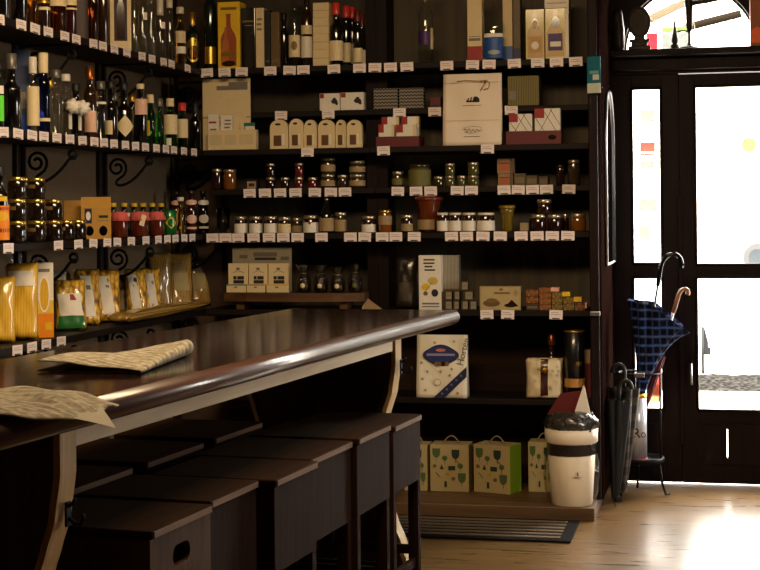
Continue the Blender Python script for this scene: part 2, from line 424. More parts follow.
sticker(675, 41.5, 26, 18, translucent('card_white', (228, 232, 228)), 'white card with green header standing in the fanlight', 'window_card', Y=YD + .047)
o = sticker(675, 29.5, 26, 5.5, T_green, 'green header strip across the white fanlight card', 'card_header', Y=YD + .0455)
# ------------------------------------------------------------------ outside
M_pave = mat('pavement', (150, 146, 140), .9, var=.1, scale=4, bump=.2, spec=0)
M_facade = mat('pale_facade', (214, 208, 198), .9, var=.05, scale=2)
M_grav = cells('gravel', (6, 6, 5), (20, 19, 18), (38, 36, 34), 26, .9, 0, bump=.9)
M_grav.node_tree.nodes['Principled BSDF'].inputs['Specular IOR Level'].default_value = 0
struct(MB().lo((-30, YD + .12, -.1), (34, 52, -.004), M_pave).lo((XR + .16, -20, -.1), (34, YD + .12, -.004), M_pave).build('street_ground'), 'pale street outside the glazed doors')
struct(MB().lo((-30, 48, -.02), (34, 48.3, 9), M_facade).build('street_facade'), 'pale building front across the street')
gy0, gy1 = onZ(730, 391, 0).y, onZ(730, 376, 0).y
g = MB()
g.grid(lambda u, v: (-4 + 10 * u, gy0 + (gy1 - gy0) * v, -.003 + .05 * math.sin(PI * v) + .02 * random.random() * math.sin(PI * v)), 120, 14, M_grav)
tag(g.build('gravel_strip'), 'strip of dark gravel along the street outside', 'gravel', kind='stuff')
# parked car, seen side-on through the wide pane
M_car = mat('car_paint', (200, 200, 204), .25, coat=1, var=.02); M_cargl = mat('car_glass', (20, 26, 32), .08)
car = empty('parked_car', (onY(753, 240, 36).x + 1.38, 36, 0), 'pale parked car across the street seen through the wide pane', 'car')
prof = [(-2.1, .3), (-2.15, .62), (-2.0, .82), (-1.15, .95), (-.55, 1.36), (.75, 1.42), (1.5, 1.02), (2.05, .92), (2.15, .6), (2.1, .3)]
MB().prism([(x, -.82, z) for x, z in prof], (0, 1.64, 0), M_car).build('car_body', car)
for x0, x1 in ((-.95, .05), (.15, 1.2)):
    MB().prism([(x0, -.835, .98), (x1, -.835, .98), (x1 - (.3 if x1 > 1 else 0), -.835, 1.3), (x0 + (.42 if x0 < -.5 else 0), -.835, 1.3)], (0, .02, 0), M_cargl).build('side_window', car)
for x in (-1.3, 1.35):
    wl = MB(); wl.cyl((x, -.86, .32), (x, -.64, .32), .32, M_black, 28); wl.cyl((x, -.875, .32), (x, -.8, .32), .19, M_cargl, 20); wl.build('wheel', car)
# dark sign silhouette on a stem
p = onZ(703, 374, 0)
sg = empty('pavement_sign', (p.x, p.y, 0), 'dark leaf-shaped sign on a thin post by the gravel strip', 'sign')
sc = depth(p) / FPX
MB().cyl((0, 0, 0), (0, 0, 46 * sc), .012, M_iron).build('post', sg)
MB().prism([(-.01, 0, 48 * sc), (2 * sc, 0, 46 * sc), (5.5 * sc, 0, 32 * sc), (5.5 * sc, 0, 27 * sc), (8 * sc, 0, 26 * sc), (8 * sc, 0, 19 * sc), (-.01, 0, 19 * sc)], (0, .03, 0), M_iron).build('board', sg)
# awning struts
for (a, b, Y, e0, e1, lab) in (((648, 20), (694, -2), 9.6, .15, .8, 'steep dark awning strut outside seen behind the carved plaque'), ((686, 27.5), (741, 13.5), 10.2, .05, 0, 'shallow awning strut outside seen behind the lever cork puller')):
    P, Q = onY(*a, Y), onY(*b, Y)
    o = MB().cyl(P - (Q - P) * e0, Q + (Q - P) * e1, .026, mat('awning_bar', (22, 18, 13), .9, spec=0), 10).build('awning_strut'); tag(o, lab, 'strut')
# ------------------------------------------------------------------ light
W = bpy.data.worlds.new('daylight'); S.world = W; W.use_nodes = True
bg = W.node_tree.nodes['Background']; bg.inputs[0].default_value = (1, .935, .875, 1); bg.inputs[1].default_value = 38
def area(name, loc, size, power, rot, col, sy=None, portal=False):
    d = bpy.data.lights.new(name, 'AREA'); d.energy = power; d.size = size; d.color = col
    if sy: d.shape = 'RECTANGLE'; d.size_y = sy
    if portal: d.cycles.is_portal = True
    o = bpy.data.objects.new(name, d); COL.objects.link(o); o.location = loc; o.rotation_euler = rot; return o
area('door_portal', ((xl + xr) / 2, YD + .2, 1.25), xr - xl + .1, 1, (-PI / 2, 0, 0), (1, 1, 1), 1.9, True)
area('fanlight_portal', (acx, YD + .2, z_sill + ar / 2), 2 * ar + .05, 1, (-PI / 2, 0, 0), (1, 1, 1), ar + .05, True)
area('side_window_portal', (XR + .18, (WY0 + WY1) / 2, (WZ0 + WZ1) / 2), WY1 - WY0, 1, (PI / 2, 0, PI / 2), (1, 1, 1), WZ1 - WZ0, True)
area('ceiling_lamp', (-1.0, 3.9, 2.95), 1.6, 74, (math.radians(26), 0, math.radians(8)), (1, .74, .44), .6)
S.view_settings.view_transform = 'Standard'; S.view_settings.look = 'None'; S.view_settings.exposure = .22; S.view_settings.gamma = 1
S.view_settings.use_curve_mapping = False
S.cycles.max_bounces = 8; S.cycles.transmission_bounces = 8; S.cycles.transparent_max_bounces = 16
S.cycles.sample_clamp_indirect = 4; S.cycles.use_denoising = True; S.cycles.caustics_refractive = False; S.cycles.caustics_reflective = False
# ------------------------------------------------------------------ shelf heights
ZA, ZB2, ZB, ZC, ZD, ZFF, ZG, ZH = 2.147, 1.932, 1.742, 1.545, 1.323, .948, .522, .06
TB = .028
EPS = .0006
# ---- side wall: four shelves on scrolled iron brackets, two uprights
ups = [onX(22, 200, XW + .02).y, onX(104, 200, XW + .02).y, onX(160, 200, XW + .02).y + .25]
zlv = [(ZA, 'topmost side-wall shelf holding tall spirits'), (ZB, 'second side-wall shelf down holding mixed bottles'), (ZD, 'third side-wall shelf down holding jars and soft drinks'), (ZFF, 'lowest side-wall shelf holding bags of pasta')]
for Y in ups: pass
M_up = wood('upright_wood', (22, 13, 9), (40, 25, 17), .5, 'Z', .6)
for i, Y in enumerate(ups):
    o = MB().lo((XW + .001, Y - .045, 0), (XW + .022, Y + .045, CEIL - .01), M_up, bev=.004).build('wall_batten')
    tag(o, ('nearest', 'middle', 'furthest')[i] + ' dark wooden batten fixed upright on the side wall behind the brackets', 'batten', 'battens behind the side-wall shelves')
def scroll(zt):
    a = []
    x0 = XW + .024
    # spiral beside the wall
    cx, cz = x0 + .062, zt - .072
    for k in range(22):
        t = k / 21; ang = -PI * .2 - t * 3.2 * PI + PI * 3.0; r = .012 + .038 * (1 - (1 - t) ** 1.0)
        a.append((cx + r * math.cos(ang), cz + r * math.sin(ang)))
    # tail goes down to the wall, round and up to the shelf front
    e = a[-1]
    for t in [k / 14 for k in range(1, 15)]:
        p0, p1, p2, p3 = e, (x0 - .004 + .02, zt - .15), (x0 + .10, zt - .20), (x0 + .205, zt - .06)
        b = lambda i: ((1 - t) ** 3 * p0[i] + 3 * (1 - t) ** 2 * t * p1[i] + 3 * (1 - t) * t * t * p2[i] + t ** 3 * p3[i])
        a.append((b(0), b(1)))
    cx, cz = a[-1][0] + .012, a[-1][1] + .018
    for k in range(1, 14):
        t = k / 13; ang = -PI * .5 + t * 2.4 * PI; r = .022 * (1 - t * .6)
        a.append((cx + r * math.cos(ang) - .0, cz + r * math.sin(ang)))
    return a
Y_near = 3.6
for z, lab in zlv:
    o = MB().lo((XW + .0235, Y_near, z - TB), (XS, YF + .1, z), M_shelfY, bev=.003).build('wall_shelf')
    tag(o, lab, 'shelf', 'side-wall shelves')
    for Y in ups:
        b = MB(); x0 = XW + .024
        b.tube([(x, Y, zz) for x, zz in scroll(z - TB)], .0065, M_iron, 8)
        b.lo((x0, Y - .012, z - TB - .008), (XS - .03, Y + .012, z - TB - .0005), M_iron)
        b.lo((x0 - .0005, Y - .012, z - TB - .2), (x0 + .006, Y + .012, z - TB - .008), M_iron)
        b.build('scroll_bracket', o)
M_side = wood('side_joinery', (22, 12, 10), (38, 22, 18), .8, 'Z', .6, spec=0)
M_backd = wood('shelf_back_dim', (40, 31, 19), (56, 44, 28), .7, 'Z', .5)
M_low = wood('shelf_back_dark', (30, 17, 11), (48, 28, 18), .6, 'X', .5, spec=.1)
# ---- back wall: two bays
xa = XS + .004; xmid0, xmid1 = onY(367, 200, YF + .17).x, onY(388, 200, YF + .17).x; xmid = (xmid0 + xmid1) / 2
bay = {}
for nm, x0, x1, lab in (('near', xa, xmid - .0006, 'dark wooden shelving bay in the corner beside the side-wall shelves'), ('door', xmid + .0006, XE, 'dark wooden shelving bay next to the entrance doors')):
    e = empty('shelving_bay', ((x0 + x1) / 2, YF, 0), lab, 'shelving', group='shelving bays on the back wall')
    bay[nm] = (e, x0, x1)
    ox = (x0 + x1) / 2
    for z, ins in ((ZA, 0), (ZB2, .1), (ZB, 0), (ZC, .1), (ZD, 0), (ZFF, 0), (ZG, .02)):
        MB().lo((x0 - ox, ins, z - TB), (x1 - ox, YW - YF - .014, z), M_shelf, bev=.003).build('shelf', e)
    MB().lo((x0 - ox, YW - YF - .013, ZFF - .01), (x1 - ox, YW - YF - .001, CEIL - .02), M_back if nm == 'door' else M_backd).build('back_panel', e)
    MB().lo((x0 - ox, YW - YF - .013, ZH + .002), (x1 - ox, YW - YF - .001, ZFF - .0105), M_low).build('lower_back_panel', e)
e, x0, x1 = bay['near']; ox = (x0 + x1) / 2
MB().lo((xmid0 - ox, .17, ZH + .002), (xmid - ox - .0008, YW - YF - .0145, CEIL - .02), M_frame).build('upright', e)
e2 = bay['door'][0]; ox = (bay['door'][1] + bay['door'][2]) / 2
MB().lo((xmid + .0008 - ox, .17, ZH + .002), (xmid1 - ox, YW - YF - .0145, CEIL - .02), M_frame).build('upright', e2)
e, x0, x1 = bay['door']; ox = (x0 + x1) / 2
MB().lo((XE - ox + .0005, -.01, ZH + .001), (-.552 - ox, YD - YF - .004, CEIL - .02), M_side, bev=.004).build('side_panel', e)
MB().lo((XE - ox + .001, -.028, ZH + .001), (XE - ox + .045, -.0105, CEIL - .02), M_frame, bev=.005).build('upright', e)
MB().lo((XE - ox + .002, -.055, ZFF - .02), (XE - ox + .05, -.0285, ZFF), M_steel, bev=.003).build('shelf_lip', e)
# low platform under the back shelving
YP = 7.13
o = MB().lo((XS + .01, YP, 0), (-.578, YF - .011, ZH), wood('platform_wood', (70, 48, 27), (110, 80, 48), .55, 'X', .5), bev=.004).lo((XS + .01, YF - .011, 0), (XE, YW - .002, ZH), MC['platform_wood']).lo((XE, YF - .011, 0), (-.578, YD - .004, ZH), MC['platform_wood']).build('shelf_platform')
tag(o, 'low brown wooden platform along the foot of the back shelving', 'platform')
# ---- arched mirror on the side panel
p0, p1 = onX(604.5, 262, -.552), onX(613, 262, -.552)
zt_, zb_ = onX(609, 93, -.552).z, onX(609, 263, -.552).z
hw = (p1.y - p0.y) / 2 * .92; yc = (p0.y + p1.y) / 2
def archo(hw, zb, zt, n=18):
    return [(yc - hw, zb), (yc + hw, zb)] + [(yc + hw * math.cos(PI * k / n), zt - hw + hw * math.sin(PI * k / n)) for k in range(n + 1)]
mr = empty('arched_mirror', (0, 0, 0), 'tall arched mirror in a thin silver frame beside the entrance doors', 'mirror')
MB().prism([(-.549, y, z) for y, z in archo(hw, zb_, zt_)], (.006, 0, 0), mat('mirror_silver', (225, 225, 220), .03, metal=1, var=0)).build('mirror_glass', mr)
f = MB(); oo = archo(hw, zb_, zt_); f.tube([(-.543, y, z) for y, z in oo], .009, M_steel, 8, closed=True); f.build('frame', mr)
# ------------------------------------------------------------------ long bar table, in its own frame
DW = Vector((math.sin(math.radians(5.4)), math.cos(math.radians(5.4)), 0)); LW = Vector((-DW.y, DW.x, 0))
RC = onZ(460, 309.5, 1.05); RC.z = 0
TL, TW, TZ = 3.87, .70, 1.05
tc_ = RC - DW * (TL / 2) + LW * (TW / 2)
TRZ = -math.radians(5.4)
tb = empty('bar_table', (tc_.x, tc_.y, 0), 'long dark varnished bar table with pale apron and curved plank legs', 'table', TRZ)
def tloc(s, w):  # s from far end, w from right edge -> local xy
    return (TW / 2 - w, TL / 2 - s)
def tworld(s, w, z=0): return Vector((RC.x, RC.y, 0)) - DW * s + LW * w + Vector((0, 0, z))
t_ = .058
prof = [(-TW / 2 + .03, TZ), (TW / 2 - .035, TZ)]
nose = [(TW / 2 - .035 + .035 * math.sin(a), TZ - t_ / 2 + t_ / 2 * math.cos(a)) for a in [PI * k / 12 for k in range(13)]]
MB().lo((-TW / 2 + .03, -TL / 2 + .03, TZ - .05), (TW / 2 - .0355, TL / 2 - .034, TZ), M_top).build('table_top', tb)
n = MB()
for s0, s1 in ((1, 1), (-1, 1)):
    pts = [(s0 * x, z) for x, z in nose]
    n.prism([(x, -TL / 2, z) for x, z in pts], (0, TL, 0), M_nose, smooth_side=True)
for s0 in (1, -1):
    pts = [(s0 * (TL / 2 - .035 + .035 * math.sin(a)), TZ - t_ / 2 + t_ / 2 * math.cos(a)) for a in [PI * k / 12 for k in range(13)]]
    n.prism([(-TW / 2 + .034, y, z) for y, z in pts], (TW - .068, 0, 0), M_nose, smooth_side=True)
n.build('rounded_edge', tb)
s_far, s_near = .60, 2.905
ya, yb = TL / 2 - s_near + .034, TL / 2 - s_far - .06
MB().lo((TW / 2 - .092, ya, .948), (TW / 2 - .065, yb, TZ - .0505), M_pale, bev=.002).build('apron', tb)
MB().lo((-TW / 2 + .065, ya, .948), (-TW / 2 + .092, yb, TZ - .0505), M_pale, bev=.002).build('apron', tb)
prof = [(1.0, 0), (.9, 0), (.8, -.014), (.74, -.034), (.685, -.052), (.6, -.07), (.52, -.072), (.44, -.05), (.36, -.018), (.28, .015), (.2, .038), (.1, .058), (0, .07)]
def sm(z):
    for (z0, x0), (z1, x1) in zip(prof, prof[1:]):
        if z1 <= z <= z0:
            t = (z0 - z) / (z0 - z1); t = t * t * (3 - 2 * t) * .35 + t * .65; return x0 + (x1 - x0) * t
    return 0
zz = [TZ - .051 - (TZ - .051) * k / 40 for k in range(41)]
xe = TW / 2 - .067
for s in (s_far, s_near):
    y = TL / 2 - s
    MB().prism([(xe - .012 + sm(z), y - .032, z) for z in zz] + [(-(xe - .012 + sm(z)), y - .032, z) for z in zz[::-1]], (0, .064, 0), M_panel).build('end_panel', tb)
    for q in (1, -1):
        MB().prism([(q * (xe - .0115 + sm(z)), y - .0335, z) for z in zz] + [(q * (xe + .004 + sm(z)), y - .0335, z) for z in zz[::-1]], (0, .067, 0), M_paleZ, smooth_side=False).build('curved_leg_edge', tb)
    h = MB(); z = .81 if s == s_near else .885; x = xe + sm(z) + .0125
    h.lo((x, y - .011, z - .022), (x + .005, y + .011, z + .03), M_iron, bev=.002)
    h.tube([(x + .003, y, z - .004), (x + .02, y, z - .016), (x + .032, y, z - .016), (x + .038, y, z - .004), (x + .036, y, z + .006)], .0045, M_iron)
    h.tube([(x + .003, y, z + .02), (x + .014, y, z + .026), (x + .02, y, z + .036)], .0045, M_iron)
    h.build('coat_hook', tb)
# ------------------------------------------------------------------ stools tucked along the table
M_edge = mat('lit_edge_tone', (112, 84, 66), .45)  # paler brown that paints in the light along the stool seat edges
M_side = wood('side_joinery', (22, 12, 10), (38, 22, 18), .8, 'Z', .6, spec=0)
def stool(name, label, s0, w0, width, depth_, hgt, panel_h, m, hole=False, flip=False, jit=0):
    c = tworld(s0 + width / 2, w0 + depth_ / 2)
    e = empty(name, (c.x, c.y, 0), label, 'stool', TRZ + jit + (PI if flip else 0), 'box-panelled wooden bar stools round the long table')
    hw, hd = width / 2, depth_ / 2
    MB().lo((-hd - .004, -hw, hgt - .02), (hd + .006, hw, hgt), M_stoolY, bev=.004).build('seat', e)
    zt = hgt - .0215; zb = hgt - panel_h
    MB().lo(((-hd - .0062) if flip else (hd + .0062), -hw + .01, hgt - .017), ((-hd - .0042) if flip else (hd + .0082), hw - .01, hgt - .003), M_edge).build('lit_edge_strip', e)  # thin added strip, edge light put into its colour
    pn = MB()
    if hole:
        ih = []
        for k in range(20):
            a = 2 * PI * k / 20; cx_, cz_ = .042 * math.cos(a), .021 * math.sin(a)
            ih.append((hd - .016, (.028 if math.cos(a) > 0 else -.028) * .8 + .024 * math.cos(a), (zt + zb) / 2 + .055 + .024 * math.sin(a)))
        pn.holed([(hd - .016, -hw + .003, zb), (hd - .016, hw - .003, zb), (hd - .016, hw - .003, zt), (hd - .016, -hw + .003, zt)], ih, (.016, 0, 0), m)
    else: pn.lo((hd - .016, -hw + .003, zb), (hd, hw - .003, zt), m, bev=.002)
    pn.build('front_panel', e)
    sd = MB()
    sd.lo((-hd, -hw + .003, zb), (-hd + .016, hw - .003, zt), m); sd.lo((-hd + .0165, -hw + .003, zb), (hd - .0165, -hw + .019, zt), m); sd.lo((-hd + .0165, hw - .019, zb), (hd - .0165, hw - .003, zt), m)
    sd.build('side_panel', e)
    for a in (-1, 1):
        for b in (-1, 1):
            cx_, cy_ = a * (hd - .019), b * (hw - .019)
            MB().lo((cx_ - .018, cy_ - .0155, 0), (cx_ + .018, cy_ + .0155, zb + (.0 if a < 0 else 0) - .0005), m, bev=.002).build('leg', e)
    for b in (-1, 1):
        MB().lo((-hd + .04, b * (hw - .019) - .008, .26), (hd - .04, b * (hw - .019) + .008, .29), m).build('stretcher', e)
    MB().lo((hd - .027, -hw + .036, .22), (hd - .011, hw - .036, .25), m).build('foot_rail', e)
    return e
st = [(.655, -.03, .315, .345, .735, .22, M_stool, False, 'dark wooden bar stool at the far end of the row under the table'),
      (1.0, -.028, .33, .345, .746, .235, M_stool, False, 'dark wooden bar stool second from the far end, slightly taller than its neighbours'),
      (1.334, -.012, .362, .35, .741, .24, M_stool, False, 'dark wooden bar stool third from the far end with a seat edge painted pale as if lit'),
      (1.702, -.036, .318, .35, .739, .245, M_stool, False, 'dark wooden bar stool fourth from the far end, touching the third'),
      (2.037, .004, .305, .345, .741, .23, M_stool, False, 'dark wooden bar stool next to the one with a hand hole'),
      (2.372, -.016, .325, .35, .741, .25, M_stoolL, True, 'lighter brown bar stool with an oval hand hole in its panel')]
for s0, w0, wd, dp, hg, ph, m, hole, lab in st: stool('bar_stool', lab, s0, w0, wd, dp, hg, ph, m, hole)
for k, (s0, wd) in enumerate(((.86, .40), (1.34, .40), (1.82, .37))):
    stool('bar_stool', ORD[k] + ' dark wooden stool from the far end along the hidden side of the table', s0, .47, wd, .345, .72, .24, M_stool, False, True)
# ------------------------------------------------------------------ goods: builders
G_clear = film('clear_glass', (244, 247, 242), .06, .05); G_green = glass('green_glass', (60, 150, 70)); G_amber = glass('amber_glass', (226, 150, 50)); G_blue = glass('blue_glass', (40, 60, 190))
G_straw = glass('straw_glass', (226, 200, 96)); G_jar = glass('jar_glass', (236, 236, 226))
G_whisky = glass('whisky_glass', (170, 84, 36))
D_dark = mat('dark_bottle', (8, 7, 7), .08, coat=1, var=.05); D_green = mat('dark_green_bottle', (10, 22, 14), .08, coat=1, var=.05); D_red = mat('dark_red_bottle', (44, 12, 12), .1, coat=1)
D_brown = mat('dark_brown_bottle', (40, 22, 12), .1, coat=1)
M_capgrey = mat('grey_capsule', (104, 98, 90), .35, metal=.4); M_copper = mat('copper_cap', (150, 84, 40), .3, metal=.8)
M_redcap = mat('red_capsule', (200, 50, 36), .4, coat=.5); M_wcap = mat('white_cap', (214, 202, 186), .4, coat=.4)
M_lid = mat('silver_lid', (200, 186, 158), .28, metal=.85); M_goldlid = mat('gold_lid', (206, 170, 84), .25, metal=.9); M_wlid = mat('white_lid', (226, 216, 196), .35, coat=.5)
M_pinkl = mat('pink_label', (226, 178, 152), .6); M_creaml = mat('cream_label', (226, 204, 160), .6, var=.1, scale=60); M_whitel = mat('white_label', (232, 222, 206), .6, var=.1, scale=60)
PROF = {
    'wine': (.60, .74, .0145), 'spirit': (.62, .76, .0150), 'slim': (.66, .80, .0125), 'squat': (.54, .66, .016), 'beer': (.52, .82, .0130), 'round': (.42, .70, .0150), 'soda': (.55, .80, .0120)}
def bprof(style, R, H, caph):
    sh, nk, rn = PROF[style]; rn = min(rn, R * .6)
    p = [(R * .55, .004), (R * .9, 0), (R, .006)]
    p.append((R, sh * H))
    for k in range(1, 7):
        t = k / 6; e = t * t * (3 - 2 * t); p.append((R + (rn - R) * e, (sh + (nk - sh) * t) * H))
    p += [(rn, H - .012), (rn * 1.2, H - .011), (rn * 1.2, H - .002), (rn * .9, H)]
    return p, rn
def band(R, z0, z1, facing, span, m, parent, name='paper_label', shape=None, sy=1):
    a = math.radians(facing); s = math.radians(span) / 2; b = MB()
    if shape == 'diamond' or shape == 'oval':
        n = 12
        def fn(u, v):
            w = (1 - abs(2 * u - 1)) if shape == 'diamond' else math.sqrt(max(0, 1 - (2 * u - 1) ** 2))
            w = max(w, .02); zc = (z0 + z1) / 2; ang = a - s + 2 * s * u
            return ((R + .0012) * math.cos(ang), (R + .0012) * math.sin(ang) * sy, zc + (v - .5) * (z1 - z0) * w)
        b.grid(fn, 14, 4, m)
    else: b.lathe([(R + .0012, z0), (R + .0012, z1)], m, 14, a0=a - s, a1=a + s, sy=sy)
    return b.build(name, parent, recalc=False)
def bottle(name, label, p, R, H, style, glass_m, cap=None, labels=(), group=None, cat='bottle', sy=1, rz=0, fill=None):
    caph = cap[1] if cap else 0
    pr, rn = bprof(style, R, H, caph); b = MB(); b.lathe(pr, glass_m, 20, sy=sy)
    o = tag(b.build(name, loc=(p[0], p[1], p[2] + EPS), rz=rz), label, cat, group)
    if cap:
        c = MB(); r = rn * 1.28; c.lathe([(r * .98, H - caph), (r, H - caph + .002), (r, H + .002), (r * .85, H + .0045)], cap[0], 14)
        c.build('cap', o)
    for L in labels:
        m, z0, z1, fc, sp = L[:5]; band(R, z0 * H, z1 * H, fc, sp, m, o, shape=L[5] if len(L) > 5 else None, sy=sy, name=L[6] if len(L) > 6 else 'paper_label')
    return o
def jar(name, label, p, R, H, body, lid, lab=None, group=None, facing=-85, lab_z=(.2, .68), span=190, cat='jar', lid_h=.014):
    b = MB(); hb = H - lid_h
    b.lathe([(R * .6, .002), (R * .92, 0), (R, .006), (R, hb * .84), (R * .9, hb * .95), (R * .88, hb)], body, 18)
    o = tag(b.build(name, loc=(p[0], p[1], p[2] + EPS)), label, cat, group)
    MB().lathe([(R * .93, hb - .002), (R * .97, hb), (R * .97, H - .002), (R * .9, H), (.002, H - .0008)], lid, 18).build('lid', o)
    if lab: band(R, lab_z[0] * hb, lab_z[1] * hb, facing, span, lab, o)
    return o
def prints(parent, w, d, specs, name='printed_front', h=1, off=.0007, y=None):
    """flat printed shapes on the front (-Y) face; specs (shape,u0,v0,u1,v1,mat); marks that lie apart become parts of their own"""
    bx = [(min(s[1], s[3]) * w, max(s[1], s[3]) * w, min(s[2], s[4]) * h, max(s[2], s[4]) * h) for s in specs]
    grp = list(range(len(specs)))
    for i in range(len(specs)):
        for j in range(i):
            A, B = bx[i], bx[j]; gx = max(0, A[0] - B[1], B[0] - A[1]); gz = max(0, A[2] - B[3], B[2] - A[3])
            if math.hypot(gx, gz) <= max(.018, .45 * max(A[1] - A[0], A[3] - A[2], B[1] - B[0], B[3] - B[2])):
                gi, gj = grp[i], grp[j]; grp = [gj if g == gi else g for g in grp]
    gs = sorted(set(grp))
    for g in gs: _prints(parent, w, d, [(k, specs[k]) for k in range(len(specs)) if grp[k] == g], name if len(gs) == 1 else 'printed_mark', h, off, y)
def _prints(parent, w, d, specs, name, h, off, y):
    b = MB(); y = -d / 2 if y is None else y
    for k, (sh, u0, v0, u1, v1, m) in specs:
        x0, x1, z0, z1 = (u0 - .5) * w, (u1 - .5) * w, v0 * h, v1 * h; t = off * (1 + .25 * k)
        if sh == 'r': pts = [(x0, z0), (x1, z0), (x1, z1), (x0, z1)]
        elif sh == 'e': pts = [((x0 + x1) / 2 + (x1 - x0) / 2 * math.cos(a), (z0 + z1) / 2 + (z1 - z0) / 2 * math.sin(a)) for a in [2 * PI * q / 18 for q in range(18)]]
        elif sh == 't': pts = [(x0, z0), (x1, z0), ((x0 + x1) / 2, z1)]
        elif sh == 'd': pts = [((x0 + x1) / 2, z0), (x1, (z0 + z1) / 2), ((x0 + x1) / 2, z1), (x0, (z0 + z1) / 2)]
        elif sh == 'l':
            dx, dz = x1 - x0, z1 - z0; L_ = math.hypot(dx, dz); nx, nz = -dz / L_ * .0011, dx / L_ * .0011
            pts = [(x0 - nx, z0 - nz), (x1 - nx, z1 - nz), (x1 + nx, z1 + nz), (x0 + nx, z0 + nz)]
        elif sh == 'bt':  # bottle silhouette
            W, Hh, xc = x1 - x0, z1 - z0, (x0 + x1) / 2
            hf = [(.5, 0), (.5, .52), (.42, .6), (.16, .74), (.13, .9), (.16, 1)]
            pts = [(xc + a * W, z0 + c * Hh) for a, c in hf] + [(xc - a * W, z0 + c * Hh) for a, c in hf[::-1]]
        b.prism([(x, y - t, z) for x, z in pts], (0, t - .0001, 0), m)
    return b.build(name, parent)
def lines(u0, v0, u1, v1, n, m=None):
    """rows of small print"""
    out = []
    for k in range(n):
        v = v1 - (v1 - v0) * (k + .5) / n; hh = (v1 - v0) / n * .22; a = u0 + (u1 - u0) * random.uniform(0, .12); c = u1 - (u1 - u0) * random.uniform(0, .25)
        out.append(('r', a, v - hh, c, v + hh, m or M_grey))
    return out
def carton(name, label, p, w, d, h, m, specs=(), rz=0, group=None, cat='box', tilt=0, bev=.0015, sides=()):
    b = MB().lo((-w / 2, -d / 2, 0), (w / 2, d / 2, h), m, bev=bev)
    o = tag(b.build(name, loc=(p[0], p[1], p[2] + EPS), rz=rz), label, cat, group)
    if tilt: o.rotation_euler = (tilt, 0, rz)
    if specs: prints(o, w, d, specs, h=h)
    for (x0, x1, z0, z1, mm, nm) in sides:   # plates on the +X side, fractions of depth and height
        MB().lo((w / 2 + .0001, -d / 2 + x0 * d, z0 * h), (w / 2 + .001, -d / 2 + x1 * d, z1 * h), mm).build(nm, o)
    return o
def pillow(w, h, t, m, nu=14, nv=18, puff=.45, seed=0, base=.55):
    rnd = random.Random(seed); ph = [rnd.uniform(0, 6) for _ in range(6)]
    b = MB()
    def thick(u, v):
        e = max(0, 1 - abs(2 * u - 1) ** 2.6) ** .5 * max(0, 1 - abs(2 * (v ** base if v < 1 else 1) - 1) ** 3.5) ** puff
        return t / 2 * e * (1 + .14 * math.sin(7 * u + ph[0]) * math.sin(9 * v + ph[1]) + .08 * math.sin(17 * u + ph[2]) * math.sin(15 * v + ph[3]))
    def xy(u, v): return (u - .5) * w * (1 - .05 * math.sin(PI * v)), v * h
    for sgn in (-1, 1):
        b.grid(lambda u, v: (xy(u, v)[0], sgn * max(thick(u, v), .0006), xy(u, v)[1]), nu, nv, m)
    bmesh.ops.remove_doubles(b.bm, verts=b.bm.verts[:], dist=.0014)
    def patch(u0, v0, u1, v1, mm, name, parent, shear=0, off=.0025):
        q = MB(); q.grid(lambda a, c: (xy(u0 + (u1 - u0) * a + shear * (c - .5), v0 + (v1 - v0) * c)[0], -thick(u0 + (u1 - u0) * a, v0 + (v1 - v0) * c) - off, xy(0, v0 + (v1 - v0) * c)[1]), 6, 8, mm)
        return q.build(name, parent)
    return b, patch
def bag(name, label, p, w, h, t, m, patches=(), rz=0, tilt=0, group=None, cat='bag', seed=0, ruff=None):
    b, patch = pillow(w, h, t, m, seed=seed)
    o = tag(b.build(name, loc=(p[0], p[1], p[2] + EPS)), label, cat, group); o.rotation_euler = (tilt, 0, rz)
    for (u0, v0, u1, v1, mm, nm, sh) in patches: patch(u0, v0, u1, v1, mm, nm, o, sh)
    if ruff:
        r = MB(); r.grid(lambda u, v: ((u - .5) * w * (.9 + .25 * v), .012 * math.sin(u * 26) * v, h - .012 + .045 * v), 26, 3, ruff); r.build('gathered_top', o)
    return o
